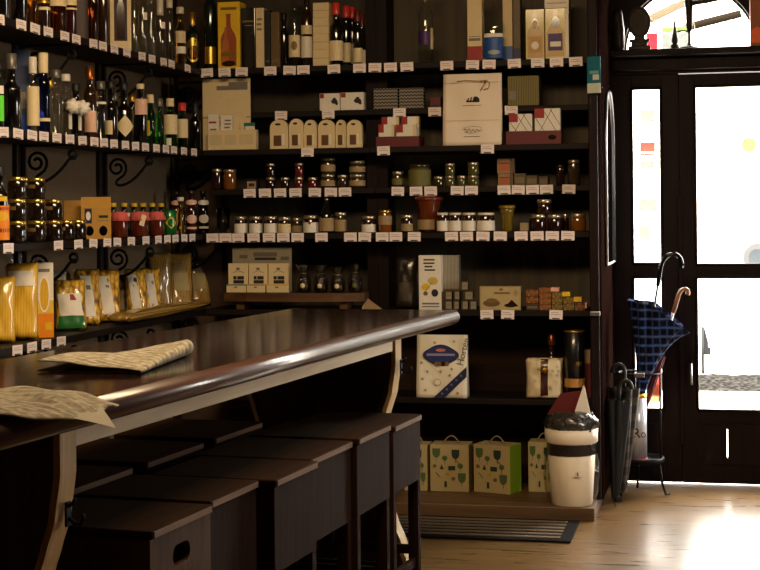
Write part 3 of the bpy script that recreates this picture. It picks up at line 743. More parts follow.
# ------------------------------------------------------------------ side wall: spirits on the topmost shelf
def side(px, X, z): 
    q = onX(px, 200, X); return (X, q.y, z)
def spx(px, X): return depth(onX(px, 200, X)) / FPX
XR1, XR2 = -2.585, -2.70
gA = 'spirits on the topmost side-wall shelf'
F1 = -62
topA = [
 (4, .30, 15, 'spirit', D_dark, (M_capgrey, .03), [(M_creaml, .25, .45, F1, 120)], 'dark bottle cut by the picture edge on the topmost side-wall shelf'),
 (21, .31, 17, 'wine', D_dark, (M_black, .05), [], 'plain black bottle with a white gleam, next to the glowing amber one'),
 (34, .29, 13, 'spirit', G_amber, (M_gold, .03), [], 'glowing amber bottle on the topmost side-wall shelf'),
 (45.5, .30, 13, 'spirit', D_brown, (M_gold, .04), [(M_creaml, .27, .31, F1, 150), (M_gold, .36, .39, F1, 150), (M_creaml, .46, .58, F1, 140)], 'dark brown bottle with thin gold bands beside the glowing amber bottle'),
 (59, .31, 18, 'squat', G_whisky, (M_gold, .03), [(M_creaml, .36, .70, F1, 170)], 'stout whisky bottle with a wide cream label'),
 (72, .30, 13, 'spirit', D_red, (M_black, .03), [(M_creaml, .44, .62, F1, 150), (M_creaml, .38, .405, F1, 150)], 'dark red bottle with a banded cream label next to the stout whisky'),
 (95, .31, 8, 'slim', G_whisky, (M_black, .03), [], 'slim brown bottle left of the tall one with a bright outline'),
 (105, .33, 10, 'slim', D_brown, (M_gold, .03), [], 'tall brown bottle with a bright outline beside the cream window box'),
 (136, .30, 9, 'slim', G_clear, (M_gold, .03), [], None), (144.5, .34, 9, 'slim', G_clear, (M_capgrey, .03), [], None), (153, .33, 9, 'slim', G_clear, (M_capgrey, .03), [], None),
 (162, .31, 10, 'slim', G_clear, (M_wcap, .09), [], None), (171.5, .31, 10, 'slim', G_clear, (M_wcap, .04), [], None),
 (182, .29, 11, 'spirit', G_straw, (M_wcap, .03), [(M_whitel, .22, .34, F1, 120), (M_creaml, .40, .60, F1, 120)], 'pale bottle with two labels beside the one with a dark oval label'),
 (194, .285, 13, 'spirit', D_green, (M_gold, .06), [(M_gold, .13, .56, F1, 150, 'oval'), (D_dark, .17, .42, F1, 120, 'oval', 'oval_emblem')], 'dark bottle with an oval gold label at the corner end of the topmost side-wall shelf')]
k = 0
for px, H, wp, sty, g, cap, labs, lab in topA:
    X = XR1; R = max(.020, wp * spx(px, X) / 2)
    if lab is None:
        lab = ORD[k] + ' clear slim grappa-style bottle counting from the cream window box'; k += 1
        labs = [(M_whitel, .5, .6, F1 + 30, 60)] if k in (2, 4) else []
    bottle('liquor_bottle', lab, side(px, X, ZA), R, H, sty, g, cap, labs, gA)
carton('bottle_carton', 'plain dark brown bottle carton between the dark red bottle and the slim brown bottle', side(84, -2.66, ZA), .065, .065, .33, mat('brown_carton', (64, 34, 20), .5), [('r', .1, .1, .9, .9, mat('brown_carton_print', (50, 22, 14), .5))], rz=math.radians(25), group=gA)
carton('bottle_carton', 'cream framed bottle carton with a tall dark red window', side(122.5, -2.60, ZA), .092, .08, .33, M_cream, [('r', .2, .14, .82, .95, mat('window_dark_red', (44, 12, 9), .6)), ('bt', .32, .16, .7, .92, D_red)], rz=math.radians(20), group=gA)
# ------------------------------------------------------------------ side wall: second shelf
gB = 'bottles on the second side-wall shelf'
M_neon = mat('neon_green_label', (92, 220, 40), .4); M_bluebox = mat('slate_blue_carton', (44, 58, 92), .55)
lvl2 = [
 (-1, .25, 12, 'spirit', D_green, (M_black, .03), [(M_neon, .12, .5, F1, 130), (M_whitel, .52, .64, F1, 120)], 'bottle with a bright green label at the cut end of the second side-wall shelf'),
 (12.5, .285, 19, 'squat', D_dark, (M_capgrey, .055), [], 'wide black bottle with a grey cap beside the slate blue carton'),
 (34, .29, 12, 'slim', G_clear, (M_wcap, .06), [(M_creaml, .1, .62, F1, 170)], 'bottle with a tall cream label in front of the slate blue carton'),
 (44.5, .315, 13, 'spirit', G_blue, (M_creaml, .075), [(M_creaml, .16, .2, F1, 150)], 'blue glass bottle with a long cream capsule'),
 (57, .26, 13, 'spirit', G_clear, (M_capgrey, .03), [], 'unlabelled clear bottle between the blue bottle and the white-capped one'),
 (67, .25, 12, 'spirit', G_clear, (M_wcap, .025), [], 'clear bottle with a white cap behind the paper rosette'),
 (77, .22, 11, 'spirit', D_dark, (M_black, .03), [], 'small dark bottle wearing a crumpled white paper rosette'),
 (91, .30, 13, 'spirit', D_brown, (M_copper, .05), [(M_pinkl, .1, .4, F1, 120)], 'dark bottle with a pink label and copper capsule'),
 (102, .25, 12, 'spirit', G_clear, (M_capgrey, .03), [(M_whitel, .62, .66, F1, 100)], 'clear bottle just past the pink-labelled one on the second side-wall shelf'),
 (112, .26, 13, 'squat', D_dark, (M_black, .03), [(M_creaml, .12, .35, F1 - 30, 70)], 'dark bottle with a cream label sliver left of the diamond-labelled bottle'),
 (125, .265, 18, 'squat', D_dark, (M_black, .03), [(M_creaml, .1, .46, F1, 130, 'diamond')], 'black bottle with a diamond-shaped cream label'),
 (141.5, .275, 13, 'wine', D_dark, (M_creaml, .02), [(M_pinkl, .5, .76, F1 + 12, 150)], 'black bottle with a pale label high on its shoulder'),
 (151.5, .235, 9, 'spirit', G_green, (M_creaml, .035), [(M_yellow, .2, .5, F1 - 40, 40)], 'narrow green bottle nearest to the black shoulder-labelled bottle'),
 (160.5, .225, 9, 'spirit', G_green, (M_capgrey, .035), [], 'plain green bottle with a grey capsule in the green row'),
 (171, .235, 14, 'spirit', G_green, (M_creaml, .035), [(M_creaml, .28, .68, F1, 170), (M_whitel, .05, .2, F1 - 20, 40)], 'green bottle with a wide cream label'),
 (183, .225, 11, 'spirit', G_green, (M_redcap, .035), [(M_creaml, .25, .66, F1, 150)], 'green bottle with a cream label and red cap'),
 (196, .24, 12, 'wine', D_dark, (M_black, .05), [], 'unlabelled black bottle at the corner end of the second side-wall shelf')]
for px, H, wp, sty, g, cap, labs, lab in lvl2:
    X = XR1; R = max(.020, wp * spx(px, X) / 2)
    o = bottle('liquor_bottle', lab, side(px, X, ZB), R, H, sty, g, cap, labs, gB)
    if 'rosette' in lab:
        q = MB(); rn = random.Random(3)
        q.lathe([(.004, -.03), (.03, -.022), (.026, 0), (.03, .018), (.006, .03)], mat('crepe_paper', (232, 222, 206), .8, bump=.6), 22, mod=lambda a, kk, z: 1 + .22 * math.sin(a * 7 + kk), M=Matrix.Translation((R + .012, -.02, .12)) @ rotE(PI / 2, 0, PI / 4).to_4x4())
        q.lo((R + .0, -.03, .03), (R + .006, -.012, .1), MC['crepe_paper']); q.build('paper_rosette', o)
carton('bottle_carton', 'slate blue carton with a bright blue lower band on the second side-wall shelf', side(23.5, -2.665, ZB), .065, .065, .33, M_bluebox, [('r', 0, .0, 1, .22, M_blue), ('r', .1, .3, .9, .5, mat('grey_print_band', (120, 110, 100), .6)), ('r', .1, .6, .9, .8, mat('navy_band', (34, 44, 80), .5))], rz=math.radians(24), group=gB)
for i, (px, H, g) in enumerate(((51, .25, G_clear), (95, .23, D_brown), (116, .24, D_green), (133, .25, D_dark))):
    bottle('liquor_bottle', ('clear', 'dark brown', 'dark green', 'black')[i] + ' bottle standing in the back row of the second side-wall shelf', side(px, -2.72, ZB), .032, H, 'wine', g, (M_gold if i != 2 else M_capgrey, .035), [], gB)
# ------------------------------------------------------------------ side wall: third shelf
gD = 'stacked dark preserve jars on the third side-wall shelf'
bottle('liquor_bottle', 'bottle with a flaming red and yellow label on the third side-wall shelf', side(-.5, -2.59, ZD), .034, .28, 'spirit', D_dark, (M_black, .03), [(M_orange, .05, .5, F1, 170), (M_red, .15, .2, F1, 168), (M_yellow, .3, .42, F1, 120, 'oval'), (M_red, .44, .48, F1, 160), (M_yellow, .56, .62, F1, 100)], None)
M_pres = mat('dark_preserve', (26, 15, 9), .1, coat=1)
JH, JR = .082, .0355
rowsj = [[(17, 0), (36.5, 0), (53.5, 0), (66, 0), (77.5, 0)], [(17, 1), (36.5, 1), (53.5, 1)], [(17, 2), (36.5, 2)]]
cnt = 0
M_ochl = mat('ochre_label', (120, 92, 46), .6)
for rowi, rw in enumerate(rowsj):
    for c_, (px, lv) in enumerate(rw):
        X = XR1
        lab = ORD[c_] + ' dark jar from the near end in the ' + ('bottom', 'middle', 'top')[lv] + ' layer of the jar stack'
        jar('preserve_jar', lab, side(px, X, ZD + lv * (JH + .001)), JR, JH, M_pres, M_goldlid, M_ochl if (c_ + lv) % 2 else None, gD, facing=F1 - 60, span=100, lab_z=(.6, .8))
for i, (px, lv) in enumerate(((25, 0), (44, 0), (60, 0), (25, 1), (44, 1), (25, 2))):
    lab = ('first', 'second', 'third', 'first', 'second', 'only')[i] + ' dark jar in the rear row of the jar stack, ' + ('bottom', 'bottom', 'bottom', 'middle', 'middle', 'top')[i] + ' layer'
    jar('preserve_jar', lab, side(px, XR1 - .078, ZD + lv * (JH + .001)), JR, JH, M_pres, M_goldlid, None, gD)
# ochre gable boxes
M_och = mat('ochre_card', (186, 136, 54), .65)
def gable(label, p, w, d, h, rz, face=True):
    b = MB(); hb = h * .74
    b.prism([(-w / 2, -d / 2, 0), (-w / 2, d / 2, 0), (-w / 2, d / 2, hb), (-w / 2, .004, h), (-w / 2, -.004, h), (-w / 2, -d / 2, hb)], (w, 0, 0), M_och)
    o = tag(b.build('gable_box', loc=(p[0], p[1], p[2] + EPS), rz=rz), label, 'box', 'ochre gable boxes')
    if face:
        prints(o, w, d, [('e', .14, .1, .42, .42, D_dark), ('e', .6, .1, .88, .42, D_dark), ('r', .12, .5, .36, .98, M_navy), ('e', .16, .6, .32, .88, M_whitel), ('r', .6, .68, .9, .76, M_ink), ('r', .58, .58, .92, .6, M_grey)], h=hb)
    return o
gable('ochre gable box with two dark round windows beside the jar stack', side(96, -2.60, ZD), .125, .07, .178, math.radians(22))
gable('ochre gable box half hidden behind the one with round windows', side(76, -2.715, ZD), .10, .055, .165, math.radians(22), False)
# jam jars with cloth tops
M_jam = mat('dark_jam', (84, 30, 18), .1, coat=1); M_cloth = mat('pink_cloth', (206, 92, 84), .8, scale=60, var=.25)
for i, (px, w) in enumerate(((119.5, 17), (139, 19), (156.5, 16))):
    p = side(px, XR1, ZD); R = w * spx(px, XR1) / 2 * .95
    b = MB().lathe([(R * .9, 0), (R, .006), (R, .088), (R * .8, .102)], M_jam, 18)
    o = tag(b.build('jam_jar', loc=(p[0], p[1], p[2] + EPS)), ('jam jar under a pink cloth top nearest the ochre gable box', 'jam jar under a pink cloth top with a paper tag, in the middle of three', 'jam jar under a pink cloth top next to the green can')[i], 'jar', 'jam jars with pink cloth tops')
    MB().lathe([(R * 1.22, .074), (R * 1.02, .098), (R * .92, .112), (.003, .116)], M_cloth, 30, mod=lambda a, kk, z: 1 + (.1 * math.sin(a * 9) if kk == 0 else 0)).build('cloth_top', o)
    if i == 1: MB().box((R * .75, -R * .85, .075), (.022, .003, .05), M_creaml, rotE(0, .3, .5)).build('paper_tag', o)
# green sodas behind
for i, px in enumerate((113, 124, 134, 143, 152, 161)):
    bottle('soda_bottle', ORD[i] + ' small green bottle with a yellow cap in the row behind the cloth-topped jars', side(px, -2.735, ZD), .027, .152, 'soda', D_green, (M_yellow, .014), [(M_wlid if i % 2 else M_yellow, .60, .72, F1, 140)], 'green soda bottles behind the jam jars')
p = side(169.5, -2.60, ZD)
b = MB().lathe([(.026, 0), (.033, .006), (.033, .108), (.027, .118), (.026, .121), (.001, .119)], mat('green_can_paint', (24, 110, 44), .3, metal=.3, coat=.6), 22)
o = tag(b.build('drink_can', loc=(p[0], p[1], p[2] + EPS)), 'green drink can with a yellow star emblem on the third side-wall shelf', 'can')
band(.033, .03, .09, F1 + 5, 100, M_yellow, o, 'emblem', 'diamond'); band(.0335, .04, .08, F1 + 5, 60, MC['green_can_paint'], o, 'emblem_core', 'oval')
bottle('liquor_bottle', 'slim straw-coloured bottle between the green can and the dark soda bottles', side(180.5, XR1, ZD), .025, .18, 'beer', G_straw, (M_wcap, .015), [], None)
for i, (px, X, l, t) in enumerate(((191, -2.585, M_pinkl, 'dark soda bottle with a pink round label beside the straw-coloured bottle'), (203, -2.60, M_whitel, 'dark soda bottle with a white round label deepest in the corner'), (176, -2.735, M_pinkl, 'dark soda bottle standing in the back row behind the green can'))):
    bottle('soda_bottle', t, side(px, X, ZD), .028, .215, 'beer', D_red if i != 1 else D_dark, (M_black, .012), [(l, .25, .45, F1, 120, 'oval'), (l, .68, .80, F1, 150, 'oval'), (l, .12, .17, F1, 120)], 'dark soda bottles in the corner')
# ------------------------------------------------------------------ side wall: pasta on the lowest shelf
gP = 'pasta bags on the lowest side-wall shelf'
M_spag = striped('spaghetti_pack', (204, 146, 24), (246, 202, 66), 55, 'X', .4, coat=1, dist=1.5)
M_past = cells('pasta_pack', (248, 212, 92), (226, 172, 44), (110, 68, 14), 62, .45, 1, (1, 1, .5))
M_pasG = cells('dark_pasta_pack', (196, 160, 80), (150, 110, 44), (60, 40, 14), 70, .45, 1, (1, 1, .45))
M_flat = striped('long_pasta_pack', (120, 90, 34), (190, 146, 64), 40, 'X', .35, coat=1, dist=2)
M_clearp = film('clear_pack', (250, 246, 236), .1, .15, .5)
def pz(px, X=-2.66): return side(px, X, ZFF)
T = -.13
bag('pasta_bag', 'spaghetti pack cut by the picture edge on the lowest side-wall shelf', pz(0, -2.64), .105, .25, .06, M_spag, [], math.radians(24), T, gP, seed=1)
bag('pasta_bag', 'spaghetti pack with a curved white label and ruffled top', pz(21, -2.62), .125, .295, .07, M_spag, [(.12, .70, .88, .90, M_whitel, 'paper_label', -.1)], math.radians(24), T * .6, gP, seed=2, ruff=M_clearp)
carton('pasta_carton', 'white and orange pasta carton with a tall oval window', pz(42.5, -2.60), .072, .06, .292, M_whitel, [('r', 0, 0, 1, .32, M_orange), ('r', 0, .32, 1, .5, mat('carton_yellow', (232, 184, 70), .5)), ('e', .2, .34, .8, .82, mat('window_rim', (246, 240, 226), .5)), ('e', .26, .36, .74, .8, M_spag), ('r', .2, .88, .8, .92, M_grey), ('r', .55, .1, .9, .2, M_yellow)], math.radians(30), gP)
bag('pasta_bag', 'clear bag with a pale bottom tucked behind the orange carton', pz(54, -2.72), .10, .24, .05, mat('milky_film', (196, 184, 158), .25, coat=1, bump=.5, scale=40), [], math.radians(28), T, gP, seed=3)
bag('pasta_bag', 'white-labelled pasta bag with a red square and green bottom', pz(70, -2.63), .13, .215, .065, M_past, [(.08, .02, .92, .26, mat('green_bag_print', (28, 104, 40), .3, coat=1), 'green_band', 0), (.1, .26, .86, .70, M_whitel, 'paper_label', -.06), (.36, .56, .66, .68, M_red, 'red_square', -.02)], math.radians(30), T * 2, gP, seed=4)
labs = [(87, -2.68, .112, .25, M_past, .52, 'short pasta bag with a slanted white strip label right behind the green-bottomed bag'),
        (106, -2.655, .125, .24, M_past, .5, 'large short-pasta bag with a long white strip label, in the middle of the pasta row'),
        (119.5, -2.755, .075, .20, M_pasG, .45, 'dim pasta bag with a grey strip label between two brighter bags'),
        (136, -2.665, .102, .23, M_past, .4, 'pasta bag whose white strip label carries a black dot'),
        (151, -2.675, .095, .225, M_past, .5, 'pasta bag with a narrow pale label just past the black-dot label')]
for i, (px, X, w, h, m, u, t) in enumerate(labs):
    o = bag('pasta_bag', t, pz(px, X), w, h, .06, m, [(u - .22, .12, u + .2, .86, M_whitel if i != 2 else mat('grey_strip', (150, 134, 104), .6), 'strip_label', -.18)] + ([(u - .1, .6, u + .14, .78, M_black, 'black_dot', -.04)] if i == 3 else [(u - .08, .6, u + .1, .68, M_grey, 'label_print', -.03)]), math.radians(28), T * 2.2, gP, seed=10 + i)
for i, (px, X, w, h, t) in enumerate(((160, -2.725, .11, .285, 'tall dim pasta pack standing at the back, nearer of two'), (181, -2.66, .13, .29, 'tall leaning pasta pack with a block of pale print in the corner'), (199, -2.66, .12, .27, 'furthest pasta pack, leaning into the dark corner'))):
    bag('pasta_bag', t, pz(px, X), w, h, .045, M_flat, [(.2, .3, .8, .62, mat('dim_label', (170, 150, 100), .6), 'paper_label', -.05), (.24, .66, .8, .8, mat('dim_label_b', (128, 108, 66), .6), 'paper_label', -.05)] if i else [], math.radians(30), -.3 if i else -.1, gP, seed=20 + i)
# long flat pack lying along the front
b, patch = pillow(.105, .62, .05, M_flat, 14, 26, seed=31)
o = tag(b.build('pasta_bag'), 'long shiny pasta pack lying flat along the front edge of the lowest side-wall shelf', 'bag', gP)
P0, P1 = side(116, -2.553, ZFF), side(198, -2.546, ZFF)
dv = (Vector(P1) - Vector(P0)); 
o.matrix_world = Matrix.Translation((P0[0], P0[1], ZFF + .027)) @ Matrix(((1, 0, 0), (0, 0, -1), (0, 1, 0))).transposed().to_4x4()
o.matrix_world = Matrix.Translation((P0[0], P0[1], ZFF + .0282)) @ rotE(0, 0, -math.atan2(dv.x, dv.y)).to_4x4() @ rotE(-PI / 2, 0, 0).to_4x4()
o.scale.z = dv.length / .62
# ------------------------------------------------------------------ back wall goods
def bk(x0, x1, ytop, z, Y):
    a, b = onY(x0, ytop, Y), onY(x1, ytop, Y)
    return ((a.x + b.x) / 2, Y, z), b.x - a.x, (a.z + b.z) / 2 - z
def bjar(name, lab, x0, x1, yt, z, body, lid, label_m=None, group=None, Y=YF + .06, **k):
    p, w, h = bk(x0, x1, yt, z, Y); return jar(name, lab, (p[0], Y, z), w / 2, max(h, .03), body, lid, label_m, group, **k)
def bbox(name, lab, x0, x1, yt, z, m, specs=(), Y=None, d=.09, group=None, cat='box', rz=0, h=None, sides=(), yoff=0):
    Yf = (Y if Y else YF + .02)
    p, w, hh = bk(x0, x1, yt, z, Yf)
    return carton(name, lab, (p[0], Yf + d / 2, z), w, d, h or hh, m, specs, rz, group, cat, sides=sides)
def bbot(lab, x0, x1, yt, z, style, g, cap, labels=(), group=None, Y=YF + .06, **k):
    p, w, h = bk(x0, x1, yt, z, Y); return bottle('liquor_bottle', lab, p, w / 2, h, style, g, cap, labels, group, **k)
FB = -82
gTA = 'bottles and cartons on the top back shelf'
# ---- top shelf, corner bay
bbot('very tall dark green bottle with a small gold label, left of the yellow carton', 203.5, 216, -24, ZA, 'slim', D_green, (M_gold, .08), [(M_gold, .06, .24, FB + 10, 110)], gTA)
bbox('bottle_carton', 'yellow carton printed with a rosy champagne bottle', 217.5, 239.5, 2, ZA, M_yellow, [('bt', .14, .04, .84, .82, mat('rosy_print', (158, 78, 40), .35, coat=.6)), ('bt', .2, .05, .5, .62, mat('rosy_print_light', (186, 104, 52), .35, coat=.6)), ('r', .2, .18, .8, .26, M_gold), ('e', .18, .03, .8, .12, D_brown), ('r', .14, .88, .86, .92, M_ochl)], d=.11, group=gTA)
bbox('bottle_carton', 'black carton with faint gilt line beside the yellow champagne carton', 241, 254.5, 8, ZA, D_dark, [('r', .1, .76, .9, .79, M_ochl), ('r', .3, .7, .8, .715, M_grey)], d=.09, group=gTA)
bbox('bottle_carton', 'narrow plain cream carton between two black ones on the top back shelf', 255.5, 263.5, 8, ZA, M_cream, lines(.1, .6, .9, .85, 3), d=.07, group=gTA)
bbox('bottle_carton', 'thin black carton right beside the narrow cream carton', 264.5, 269.5, 10, ZA, M_black, [('r', .2, .1, .8, .12, M_grey)], d=.07, group=gTA)
bbox('bottle_carton', 'olive brown carton on the top back shelf between black carton and black bottle', 270.5, 279, 12, ZA, mat('olive_carton', (96, 74, 40), .5), [('r', .1, .1, .9, .14, M_ochl)], d=.07, group=gTA)
bbot('plain black bottle beside the olive brown carton', 280, 287.5, 14, ZA, 'wine', D_dark, (M_black, .03), [], gTA)
bbot('clear spirit bottle with a pale oval label left of the four stacked cream boxes', 288.5, 300, -8, ZA, 'spirit', G_clear, (M_capgrey, .04), [(M_creaml, .13, .42, FB, 140), (M_ochl, .22, .34, FB, 60, 'oval')], gTA)
bbot('tall bottle with two stacked cream labels touching the four stacked cream boxes', 301, 312, -8, ZA, 'spirit', D_brown, (M_capgrey, .04), [(M_whitel, .12, .4, FB, 150), (M_creaml, .43, .55, FB, 150)], gTA)
ys = [2.5, 17.5, 33.5, 49.5]; zprev = ZA
for k in range(4):
    p, w, h = bk(312.8, 328.5, ys[3 - k], zprev, YF + .02)
    carton('small_box', ('lowest', 'second lowest', 'third', 'topmost')[k] + ' of the four small cream boxes stacked beside the red-capped wine bottles', (p[0], YF + .065, zprev), w, .09, h - .001, M_cream, [('r', 0, .46, 1, .48, M_ochl)], 0, 'four stacked cream boxes', 'box'); zprev += h - .0005
wine = [(329.5, 342.5, 4, .06, 'nearest'), (341.5, 350.5, 7, .145, 'second'), (348, 356, 8, .225, 'third')]
for i, (x0, x1, yt, dy, w) in enumerate(wine):
    bbot(w + ' of the red wine bottles lined up front to back next to the cream boxes', x0, x1, yt, ZA, 'wine', D_dark, (M_redcap if i < 1 else M_redcap, .055), [(M_creaml, .08, .40, FB, 165)], 'red wine bottles', Y=YF + dy)
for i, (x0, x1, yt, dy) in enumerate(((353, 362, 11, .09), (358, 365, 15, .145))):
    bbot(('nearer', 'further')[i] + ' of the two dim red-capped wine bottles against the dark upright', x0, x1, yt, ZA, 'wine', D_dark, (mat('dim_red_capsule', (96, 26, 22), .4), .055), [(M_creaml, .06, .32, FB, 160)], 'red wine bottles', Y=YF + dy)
# ---- top shelf, door bay
bbot('lone clear bottle with a purple label on the top back shelf', 418, 432.5, -12, ZA, 'slim', G_clear, (M_gold, .06), [(M_purple, .24, .42, FB - 20, 110), (M_creaml, .18, .46, FB + 65, 45)], gTA)
bbox('bottle_carton', 'white carton with a red lower band behind the flask-shaped bottle', 467, 481.5, -6, ZA, M_cream, [('r', 0, 0, 1, .22, M_red), ('r', .1, .3, .9, .34, M_grey), ('r', .1, .36, .9, .37, M_grey)], d=.08, group=gTA)
p, w, h = bk(482, 505, -14, ZA, YF + .045)
fl = MB(); fl.lathe([(w * .36, 0), (w * .4, .006), (w * .42, h * .3), (w * .48, h * .42), (w * .46, h * .48), (w * .2, h * .68), (w * .13, h * .74), (w * .12, h * .9), (w * .12, h * .92)], G_clear, 26, sy=.5)
o = tag(fl.build('liquor_bottle', loc=(p[0], p[1] - .005, ZA + EPS)), 'flask-shaped clear bottle with a blue label and white shoulder', 'bottle', gTA)
MB().lathe([(w * .15, h * .9), (w * .16, h * .905), (w * .16, h), (w * .1, h * 1.004)], M_gold, 14).build('cap', o)
band(w * .415, h * .03, h * .3, -90, 150, M_blue, o, sy=.52); band(w * .43, h * .31, h * .36, -90, 140, M_whitel, o, 'shoulder_label', sy=.52); band(w * .418, h * .08, h * .14, -85, 80, mat('silver_fish', (150, 160, 150), .4), o, 'emblem', 'oval', sy=.52)
bbox('bottle_carton', 'cream carton with a blue lower band right of the flask-shaped bottle', 502.5, 512, -6, ZA, M_cream, [('r', 0, 0, 1, .23, M_blue)], d=.07, Y=YF + .11, group=gTA)
bbox('bottle_carton', 'narrow olive carton with blue foot in the shade beside the cream and blue carton', 512.8, 520, -4, ZA, mat('olive_carton', (96, 74, 40), .5), [('r', 0, 0, 1, .2, M_navy)], d=.07, Y=YF + .1, group=gTA)
M_goldlight = mat('pale_gold_card', (216, 196, 120), .45, coat=.3)
def twobot(lab, x0, x1, yt, c2, Y):
    bbox('bottle_carton', lab, x0, x1, yt, ZA, M_goldlight, [('bt', .08, .04, .92, .96, mat('honey_print', (176, 132, 40), .35, coat=.5)), ('r', .16, .14, .84, .46, c2), ('e', .3, .2, .7, .36, M_whitel), ('e', .3, .6, .7, .82, D_brown), ('e', .36, .63, .64, .78, mat('honey_print_b', (206, 160, 70), .4))], d=.08, Y=Y, group=gTA)
twobot('pale gold carton printed with a honey-coloured bottle, left of its purple-labelled twin', 525.5, 544, 9.5, mat('honey_label', (186, 140, 60), .5), YF + .035)
p, w, h = bk(545, 565, 8.5, ZA, YF + .02)
bb = carton('bottle_carton', 'pale gold carton printed with a purple-labelled bottle beneath a white box', (p[0], YF + .07, ZA), w, .1, h, M_goldlight, [('bt', .06, .04, .94, .96, MC['honey_print']), ('r', .14, .16, .86, .5, M_purple), ('r', .24, .24, .78, .34, M_whitel), ('e', .3, .62, .72, .84, D_brown)], 0, gTA, 'box')
MB().lo((w / 2 + .0002, -.05, 0), (w / 2 + .016, .05, h), M_whitel).build('white_side', bb)
carton('small_box', 'white box lying on top of the purple-labelled bottle carton', (p[0] + .008, YF + .07, ZA + h + .001), w + .02, .1, .075, M_whitel, [('r', .1, .3, .9, .34, M_grey)], 0, None, 'box')
# ---- half shelf (second): two white boxes, chevron boxes, olive striped box
YB2 = YF + .11
for i, (x0, x1, yt) in enumerate(((319.5, 339.5, 93.5), (340.5, 363.5, 92.5))):
    bbox('small_box', ('white box with a black ink blot, left of two on the half shelf', 'wider white box with a black ink blot, against the dark upright')[i], x0, x1, yt, ZB2, M_whitel, [('r', .02, .72, .22, .98, M_red), ('e', .58, .38, .9, .66, M_ink), ('e', .66, .58, .82, .74, M_ink), ('e', .78, .3, .92, .5, M_ink)], Y=YB2, d=.055, group='white ink-blot boxes')
def chevron():
    m, N, L, b = newmat('chevron_card')
    tc = N.new('ShaderNodeTexCoord'); sp = N.new('ShaderNodeSeparateXYZ'); L.new(tc.outputs['Object'], sp.inputs[0])
    def M2(op, a, bb=None):
        n = N.new('ShaderNodeMath'); n.operation = op
        for i, v in enumerate((a, bb)):
            if v is None: continue
            if isinstance(v, (int, float)): n.inputs[i].default_value = v
            else: L.new(v, n.inputs[i])
        return n.outputs[0]
    zig = M2('PINGPONG', sp.outputs[0], .0085); s = M2('ADD', sp.outputs[2], M2('MULTIPLY', zig, .9)); f = M2('FRACT', M2('MULTIPLY', s, 62)); g = M2('GREATER_THAN', f, .5)
    r = ramp2(N, L, g, [(.4, (24, 20, 20)), (.6, (140, 128, 112))]); L.new(r.outputs[0], b.inputs['Base Color']); b.inputs['Roughness'].default_value = .6
    return m
M_chev = chevron()
for i, (x0, x1, yt) in enumerate(((373.5, 397.5, 88.5), (399, 423.5, 88))):
    bbox('small_box', ('chevron-patterned box nearer the dark upright on the half shelf', 'chevron-patterned box nearer the white carrier bag on the half shelf')[i], x0, x1, yt, ZB2, M_chev, [], Y=YB2, d=.055, group='chevron boxes')
bbox('small_box', 'olive box with vertical stripes right of the white carrier bag', 507.5, 539, 76, ZB2, striped('olive_stripe', (74, 64, 22), (128, 112, 44), 38, 'X', .6), [('r', .05, .2, .26, .5, M_grey)], Y=YB2 - .02, d=.1)
bbox('small_box', 'tiny dark red box on the half shelf left of the white carrier bag', 430, 440.5, 97, ZB2, M_maroon, [('r', .1, .1, .9, .3, M_black)], Y=YB2, d=.08)
# ---- second full shelf
o = bbox('display_box', 'open cream display tray of leaning cards in the corner', 207.5, 255.5, 130, ZB, M_cream, [('r', .05, .25, .3, .75, mat('cream_shade_print', (206, 186, 142), .6)), ('r', .36, .25, .6, .75, MC['cream_shade_print']), ('r', .66, .25, .95, .75, MC['cream_shade_print'])], Y=YF + .01, d=.05, cat='display')
p, w, h = bk(203, 250.5, 79, ZB, YF + .09)
carton('backing_card', 'tall cream backing card standing behind the display tray in the corner', (p[0], YF + .085, ZB), w, .012, h, M_cream, [('r', .3, .84, .95, .9, M_grey), ('r', .55, .9, .95, .95, M_grey), ('r', .35, .28, .8, .46, mat('cream_shade_print', (206, 186, 142), .6)), ('r', .5, .42, .72, .46, M_yellow), ('r', .36, .34, .48, .42, M_grey), ('r', 0, .455, 1, .465, M_ochl)], 0, None, 'sign')
for i, (x0, x1, yt, m, rz) in enumerate(((208.5, 219, 114.5, M_whitel, 0), (221, 233, 115.5, M_whitel, 0), (233.5, 246, 113.5, M_cream, 0), (244.5, 255, 123, M_whitel, 0))):
    p, w, h = bk(x0, x1, yt, ZB, YF + .075)
    sp = [[('r', .1, .75, .8, .8, M_red), ('r', .2, .3, .8, .6, M_grey)], lines(.3, .6, .9, .9, 3), [('t', .2, .1, .9, .8, mat('cream_shade_print', (206, 186, 142), .6)), ('e', .2, .28, .7, .4, M_red)], [('r', 0, .88, 1, 1, mat('teal_print', (20, 110, 108), .5)), ('r', .2, .5, .8, .75, M_grey)]][i]
    carton('greeting_card', ('pale card with red print, nearest the corner in the cream tray', 'tall pale card with lines of print in the cream tray', 'cream card with a pale triangle in the cream tray', 'short card with a teal top edge in the cream tray')[i], (p[0], YF + .068, ZB), w, .006, h, m, sp, 0, 'cards in the cream tray', 'card')
